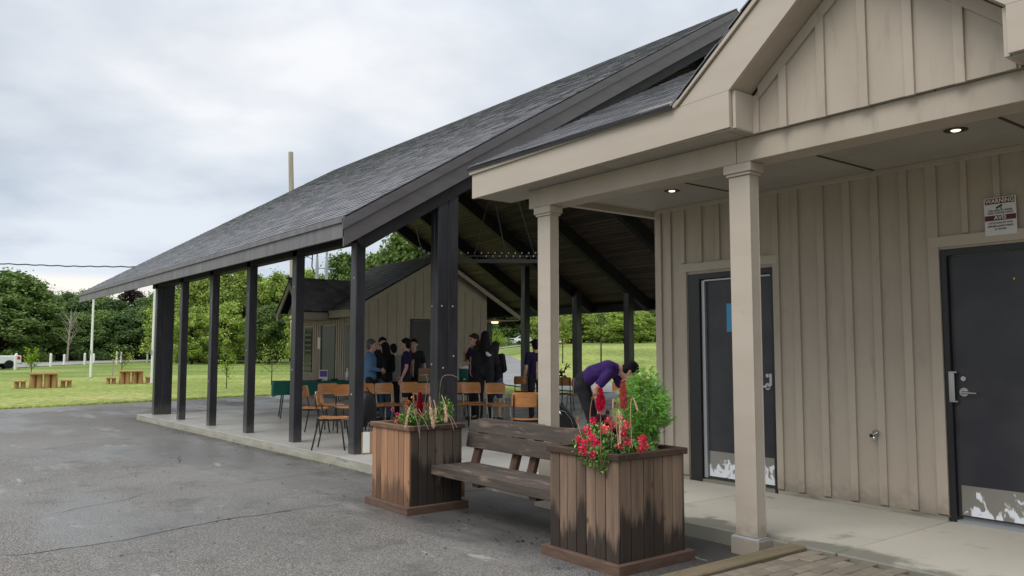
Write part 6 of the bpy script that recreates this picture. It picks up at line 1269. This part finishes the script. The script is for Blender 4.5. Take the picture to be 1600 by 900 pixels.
# string of lights on the beam behind the big post is part of the bridge; antenna cluster at the far roof edge
p = pxp(664, 398, 26); t = thing('floodlight_cluster', 'white bracketed floodlights hanging beside the back of the big double post', 'floodlight', p, facing(p, 0))
for k, (x, z) in enumerate(((-0.12, 0.05), (0.02, 0.12), (0.05, -0.1), (0.14, 0.2))): MB().lathe([(0.03, 0), (0.06, 0.06), (0.055, 0.07)], 10).build('lamp_head', M['white_plastic'], t, loc=(x, 0.0, z), rot=(PI/2, 0, 0.3*k))
MB().tube([(-0.2, -0.05, -0.25), (0, -0.05, 0.05), (0.15, -0.05, 0.3), (0.3, -0.05, 0.9)], 0.015, 6).build('bracket', M['galv'], t)

# ------------------------------------------------------------------ trees
def tree_mesh(seedv, nleaf, crown_h, wid, trunk_h, leaf=0.26, droop=0.0, dens=1.0):
    r_ = random.Random(seedv); Hh = trunk_h+crown_h; tm = MB(); tm.tube([(0, 0, -0.3), (r_.uniform(-.1, .1), r_.uniform(-.1, .1), trunk_h), (r_.uniform(-.3, .3), r_.uniform(-.3, .3), Hh*0.8)], [0.035*Hh*0.5+0.03, 0.022*Hh*0.5+0.02, 0.03], 7)
    clumps = []; n_ = int(85*dens)
    for i in range(n_):
        q = r_.random(); z = trunk_h*0.75+crown_h*q; prof = math.sin(PI*min(1, 0.18+0.79*q))**0.6*(1-0.30*q)*(0.85+0.3*noise.noise(Vector((seedv*1.3, q*5, 1)))); a = r_.uniform(0, 2*PI); rr_ = wid/2*prof*r_.uniform(0.25, 1.0)**0.6
        c = Vector((math.cos(a)*rr_, math.sin(a)*rr_, z)); clumps.append((c, r_.uniform(0.05, 0.135)*wid*(1.1-0.3*q)))
        tm.tube([(0, 0, max(trunk_h*0.6, z*0.55)), (c.x*0.5, c.y*0.5, z*0.86), tuple(c)], [0.05+0.006*Hh, 0.035, 0.015], 5)
    lm = MB(); vs = []; fs = []
    for i in range(nleaf):
        c, rad = clumps[r_.randrange(n_)]; d = rdir(r_); p = c+Vector((d.x, d.y, d.z*0.85))*rad*(r_.uniform(0.3, 1.0)**0.5 if r_.random() < 0.8 else r_.uniform(0.9, 1.8)); s_ = leaf*r_.uniform(0.45, 1.0)**0.7*1.35
        u = (d+rdir(r_)*0.8).normalized(); a = u.orthogonal().normalized(); b_ = u.cross(a); k = len(vs)
        vs += [p+a*s_*0.5, p+b_*s_*0.42, p-a*s_*0.5, p-b_*s_*0.42+u*s_*0.15]; fs.append((k, k+1, k+2, k+3))
    lm.v = [tuple(v) for v in vs]; lm.f = fs; lm.m = [0]*len(fs)
    return tm.me('trunk', M['bark'], smooth_=True), lm, Hh
TM = {}
def get_tree(kind, var_):
    key = (kind, var_)
    if key not in TM:
        spec = dict(dark=('lf_dark', 24000, 0.23), mid=('lf_mid', 24000, 0.22), light=('lf_light', 22000, 0.21), purple=('lf_purple', 14000, 0.22))[kind]
        tr, lm, Hh = tree_mesh(hash((kind == 'dark', kind == 'mid', var_)) % 1000+var_*17, spec[1], 8.4, 7.6, 1.5, spec[2]); TM[key] = (tr, lm.me('crown', M[spec[0]], fix=False), Hh)
    return TM[key]
TL = [  # column, distance, picture row of the top, width, kind, label
    (-130, 108, 432, 13, 'dark'), (-60, 112, 440, 12, 'mid'), (18, 106, 424, 12.5, 'mid'), (48, 112, 452, 10, 'dark'), (74, 132, 462, 11, 'dark'), (100, 138, 457, 10, 'dark'), (88, 118, 488, 8, 'mid'), (126, 122, 462, 9, 'dark'),
    (150, 126, 462, 10, 'mid'), (176, 124, 470, 10, 'dark'), (205, 132, 448, 9, 'purple'), (222, 122, 466, 9, 'dark'), (250, 128, 456, 10, 'dark'), (-10, 120, 470, 11, 'dark'), (112, 112, 490, 9, 'mid'), (165, 116, 484, 9, 'mid'), (195, 114, 490, 9, 'dark'), (235, 116, 480, 9, 'mid'), (0, 100, 462, 10, 'mid'), (62, 106, 476, 10, 'mid'), (136, 130, 455, 10, 'mid'),
    (268, 104, 448, 8, 'light'), (292, 112, 438, 9, 'mid'), (312, 98, 436, 8.5, 'light'), (338, 106, 428, 9, 'mid'), (362, 96, 415, 9.5, 'light'), (386, 112, 424, 9, 'mid'), (408, 100, 436, 8.5, 'light'), (432, 96, 428, 8.5, 'light'), (455, 108, 432, 9, 'mid'), (352, 92, 470, 6.5, 'light'), (300, 90, 482, 6, 'light'), (420, 88, 476, 6, 'mid'),
    (486, 92, 420, 7, 'light'), (532, 74, 396, 7.5, 'mid'), (556, 82, 408, 7, 'dark'), (584, 74, 398, 7.5, 'mid'), (612, 70, 386, 7, 'mid'), (634, 66, 364, 8.5, 'mid'), (664, 72, 372, 8, 'dark'), (692, 74, 380, 8, 'mid'), (508, 96, 432, 7, 'mid'),
    (752, 118, 430, 12, 'dark'), (790, 112, 440, 12, 'dark'), (812, 116, 445, 11, 'mid'), (770, 122, 440, 11, 'dark'), (838, 120, 440, 11, 'mid'), (868, 110, 462, 9, 'light'), (890, 104, 470, 9, 'light'), (905, 94, 484, 6.5, 'light'), (975, 92, 482, 7, 'light'), (1000, 96, 484, 6.5, 'light'), (948, 97, 486, 6, 'dark'), (912, 114, 452, 10, 'light'), (934, 118, 455, 10, 'dark'), (962, 110, 460, 10, 'light'), (984, 116, 462, 9, 'mid'), (1004, 122, 478, 8, 'light'), (1030, 114, 455, 10, 'mid'), (1065, 118, 455, 11, 'dark')]
kl = dict(dark='dark green leafy tree', mid='mid green leafy tree', light='yellow green leafy tree', purple='purple leaved tree')
def zone(px_): return 'at the far left' if px_ < 110 else 'left of the posts' if px_ < 260 else 'between the black posts' if px_ < 470 else 'above the far roof' if px_ < 700 else 'behind the white cars' if px_ < 850 else 'on the grass bank'
for i, (px_, D, yt, wd, kind) in enumerate(TL):
    var_ = i % 3; tr, cr_, Hh = get_tree(kind, var_ if kind != 'purple' else 0)
    p = at(px_, D); z = gz(p)-0.1; zt_ = H+(548-yt)*D*math.cos(math.atan((px_-800)/FPX))/FPX; sc = (zt_-z)/Hh
    where = zone(px_)
    ordn = ['first', 'second', 'third', 'fourth', 'fifth', 'sixth', 'seventh', 'eighth', 'ninth', 'tenth']
    if px_ < 260: D *= 1.22; wd *= 1.22
    elif px_ < 470: D *= 1.12; wd *= 1.12
    elif 700 < px_ < 860: D *= 1.75; wd *= 1.5
    p = at(px_, D); z = gz(p)-0.1; zt_ = H+(548-yt)*D*math.cos(math.atan((px_-800)/FPX))/FPX; sc = (zt_-z)/Hh
    same = sorted([q[0] for q in TL if q[4] == kind and zone(q[0]) == where]); lab = kl[kind]+' '+where+((', '+ordn[same.index(px_)]+' of these from the left') if len(same) > 1 else '')
    t_ = thing('leafy_tree', lab, 'tree', (p.x, p.y, z), R.uniform(0, 6.28), kl[kind]+'s '+where)
    t_.scale = (wd/7.6, wd/7.6, sc); link('trunk', tr, t_); link('crown', cr_, t_)
# bare tree, shrubs, saplings
p = at(105, 122); t = thing('bare_tree', 'thin grey leafless tree in front of the dark tree line', 'tree', (p.x, p.y, gz(p)))
b_ = MB(); r_ = random.Random(3); b_.tube([(0, 0, -0.2), (0.1, 0, 2.2), (0.3, 0, 7)], [0.16, 0.11, 0.02], 6)
for k in range(26):
    z = r_.uniform(1.6, 5.6); a = r_.uniform(0, 2*PI); e_ = Vector((math.cos(a)*r_.uniform(0.4, 1.5), math.sin(a)*0.8, z+r_.uniform(0.9, 2.4))); b_.tube([(0.03*z, 0, z), ((e_.x+0.03*z)/2+0.1, e_.y/2, (z+e_.z)/2-0.1), tuple(e_)], [0.05, 0.03, 0.01], 4)
b_.build('trunk', M['pole'], t)
def small_plant(name, label, px, D, h_, wd, n_, leaf, mat, trunk_h, cat='sapling', group=None, stake=False):
    p = at(px, D); t_ = thing(name, label, cat, (p.x, p.y, gz(p)), 0, group); r_ = random.Random(int(px*7)); b_ = MB(); b_.tube([(0, 0, -0.1), (0.02, 0, trunk_h), (0, 0, h_*0.95)], [0.03*h_/2, 0.02*h_/2, 0.006], 5)
    l_ = MB().mat(M[mat]); br = []
    for k in range(14): q = r_.uniform(0.1, 1); a = r_.uniform(0, 2*PI); c = Vector((math.cos(a)*wd/2*(1-0.4*q), math.sin(a)*wd/2*(1-0.4*q), trunk_h+(h_-trunk_h)*q)); br.append(c); b_.tube([(0, 0, max(trunk_h*0.8, c.z-0.5)), tuple(c)], [0.012, 0.005], 4)
    for i in range(n_): c = r_.choice(br); pp = c*r_.uniform(0.7, 1.05)+rdir(r_)*wd*0.14; pp.z = max(pp.z, trunk_h*0.8); leaf_tri(l_, pp, rdir(r_), leaf, leaf*0.35, 0.2)
    b_.build('trunk', M['bark'], t_); l_.build('crown', None, t_, fix=False)
    if stake: MB().lathe([(0.04, -0.1), (0.04, 1.2)], 6, (-0.5, 0, 0)).build('stake', M['pole'], t_)
small_plant('sapling', 'small lime green sapling behind the leftmost log table', 50, 58, 1.85, 0.85, 340, 0.13, 'lf_lime', 0.7, group='young saplings on the lawn')
small_plant('sapling', 'staked green sapling behind the second log table', 191, 56, 2.0, 1.5, 200, 0.12, 'lf_light', 0.8, group='young saplings on the lawn', stake=True)
small_plant('sapling', 'lime green sapling between the third and fourth posts', 355, 39, 1.75, 1.0, 170, 0.11, 'lf_lime', 0.6, group='young saplings on the lawn')
small_plant('sapling', 'sparse green sapling between the fourth and fifth posts', 425, 42, 2.2, 1.3, 190, 0.10, 'lf_light', 0.8, group='young saplings on the lawn')
small_plant('sapling', 'thin young tree on the grass bank right of the middle far post', 939, 52, 4.0, 1.6, 260, 0.16, 'lf_light', 2.4, group='young saplings on the lawn')
small_plant('sapling', 'thin young tree on the grass bank beside the farther column', 879, 55, 3.3, 1.4, 240, 0.15, 'lf_light', 1.8, group='young saplings on the lawn')
SH = ['bright rounded shrub left of the first black post', 'lime green rounded shrub right beside the first black post', 'low shrub behind the leftmost sapling', 'low dark shrub just right of the white pickup', 'low dark shrub behind the bare tree', 'low shrub behind the first black post', 'low shrub between the third and fourth black posts', 'low shrub behind the distant stroller', 'low shrub in front of the white cars', 'pale shrub left of the white cars', 'pale shrub at the right end of the grass bank', 'low dark shrub behind the slim white pole', 'low dark shrub between the picnic table and the bare tree', 'low dark shrub cut by the left edge', 'low shrub between the second and third black posts', 'low dark shrub left of the fourth black post', 'low shrub right of the fourth black post', 'tall dark shrub left of the first black post']
for i, (px_, D, h_, wd, mt_) in enumerate(((185, 114, 2.6, 5, 'lf_light'), (207, 118, 2.8, 5.5, 'lf_lime'), (60, 100, 1.6, 5, 'lf_mid'), (20, 108, 1.8, 6, 'lf_dark'), (120, 112, 1.8, 6, 'lf_dark'), (255, 120, 2.2, 6, 'lf_mid'), (335, 126, 2.3, 7, 'lf_mid'), (435, 130, 2.4, 7, 'lf_mid'), (790, 165, 2.4, 7, 'lf_mid'), (775, 150, 4.0, 6, 'lf_light'), (1000, 104, 2.5, 6, 'lf_light'), (150, 110, 2.0, 6, 'lf_dark'), (90, 112, 2.2, 6, 'lf_dark'), (-15, 108, 2.2, 6, 'lf_dark'), (300, 118, 2.5, 6, 'lf_mid'), (380, 120, 2.5, 6, 'lf_dark'), (410, 122, 2.4, 6, 'lf_mid'), (225, 124, 3.0, 7, 'lf_dark'))):
    D = D*1.2 if px_ < 260 else D*1.1 if px_ < 470 else D
    p = at(px_, D); t_ = thing('shrub', SH[i], 'shrub', (p.x, p.y, gz(p)), 0, 'shrubs along the park road')
    l_ = MB().mat(M[mt_]); r_ = random.Random(i)
    for k in range(1500): d = rdir(r_); pp = Vector((d.x*wd/2, d.y*wd/2.5, abs(d.z)*h_))*r_.uniform(0.4, 1.0)*(0.8+0.35*noise.noise(d*2.3+Vector((i, 0, 0)))); leaf_tri(l_, pp, rdir(r_), 0.26, 0.10, 0.2)
    l_.build('foliage', None, t_, fix=False); MB().tube([(0, 0, -0.1), (0, 0, h_*0.6)], [0.08, 0.03], 5).build('stem', M['bark'], t_)
# distant wood behind everything, one mass closing the horizon
l_ = MB().mat(M['lf_dark']); r_ = random.Random(77)
for k in range(42000):
    a = math.radians(r_.uniform(-25, 100)); D = r_.uniform(225, 270); nn = noise.noise(Vector((a*14, 3, 0))); z = r_.random()**0.8*(7.6+3.4*nn+1.5*noise.noise(Vector((a*60, 9, 0))))
    X, Y = math.sin(a)*D, math.cos(a)*D; leaf_tri(l_, (X, Y, g(X, Y)+z*1.3), rdir(r_), 1.6, 0.6, 0.2)
tag(l_.build('distant_wood', None, None, fix=False), kind='stuff')
# ragged grass along the lawn edge and beside the slab
l_ = MB().mat(M['lf_light']); r_ = random.Random(5)
for k in range(9000):
    X = r_.uniform(-14, 18.5); e_ = edgeY(X); Y = e_+r_.uniform(-0.12, 0.5)*r_.random(); z = g(X, Y)+0.02; leaf_tri(l_, (X, Y, z), Vector((r_.uniform(-.4, .4), r_.uniform(-.4, .4), 1)), r_.uniform(0.04, 0.10), 0.006, 0.1)
for k in range(420):
    Y = r_.choice([r_.uniform(8, 12), r_.uniform(8, 21), 19.5+r_.gauss(0, 1)]); X = 4.80-abs(r_.gauss(0, 0.03)); leaf_tri(l_, (X, Y, g(X, Y)+GA), Vector((r_.uniform(-.8, .2), r_.uniform(-.6, .6), 0.8)), r_.uniform(0.01, 0.035), 0.003, 0.1)
tag(l_.build('grass_tufts', None, None, fix=False), kind='stuff')

# fallen petals, grit and leaf scraps on the paving
l_ = MB().mat(M['leaf_r']); r_ = random.Random(15)
for k in range(260):
    if k < 150: X, Y = r_.uniform(-1.5, 4.7), r_.uniform(3.6, 13)
    elif k < 210: X, Y = 4.78-abs(r_.gauss(0, 0.08)), r_.uniform(7.5, 19)
    else: X, Y = r_.uniform(3.8, 4.9), r_.uniform(4.9, 6.5)
    a = r_.uniform(0, 6.28); leaf_tri(l_, (X, Y, g(X, Y)+GA+0.004), (math.cos(a), math.sin(a), 0.12), r_.uniform(0.015, 0.045), r_.uniform(0.005, 0.012), 0.15)
tag(l_.build('leaf_litter', None, None, fix=False), kind='stuff')
l_ = MB().mat(M['concrete'])
for k in range(420):
    X, Y = r_.uniform(-2.5, 4.6), r_.uniform(2.8, 14); q = r_.uniform(0.003, 0.009); l_.ball((X, Y, g(X, Y)+GA+q*0.4), (q, q*0.8, q*0.6), 5, 3)
tag(l_.build('loose_grit', None, None, fix=False), kind='stuff')
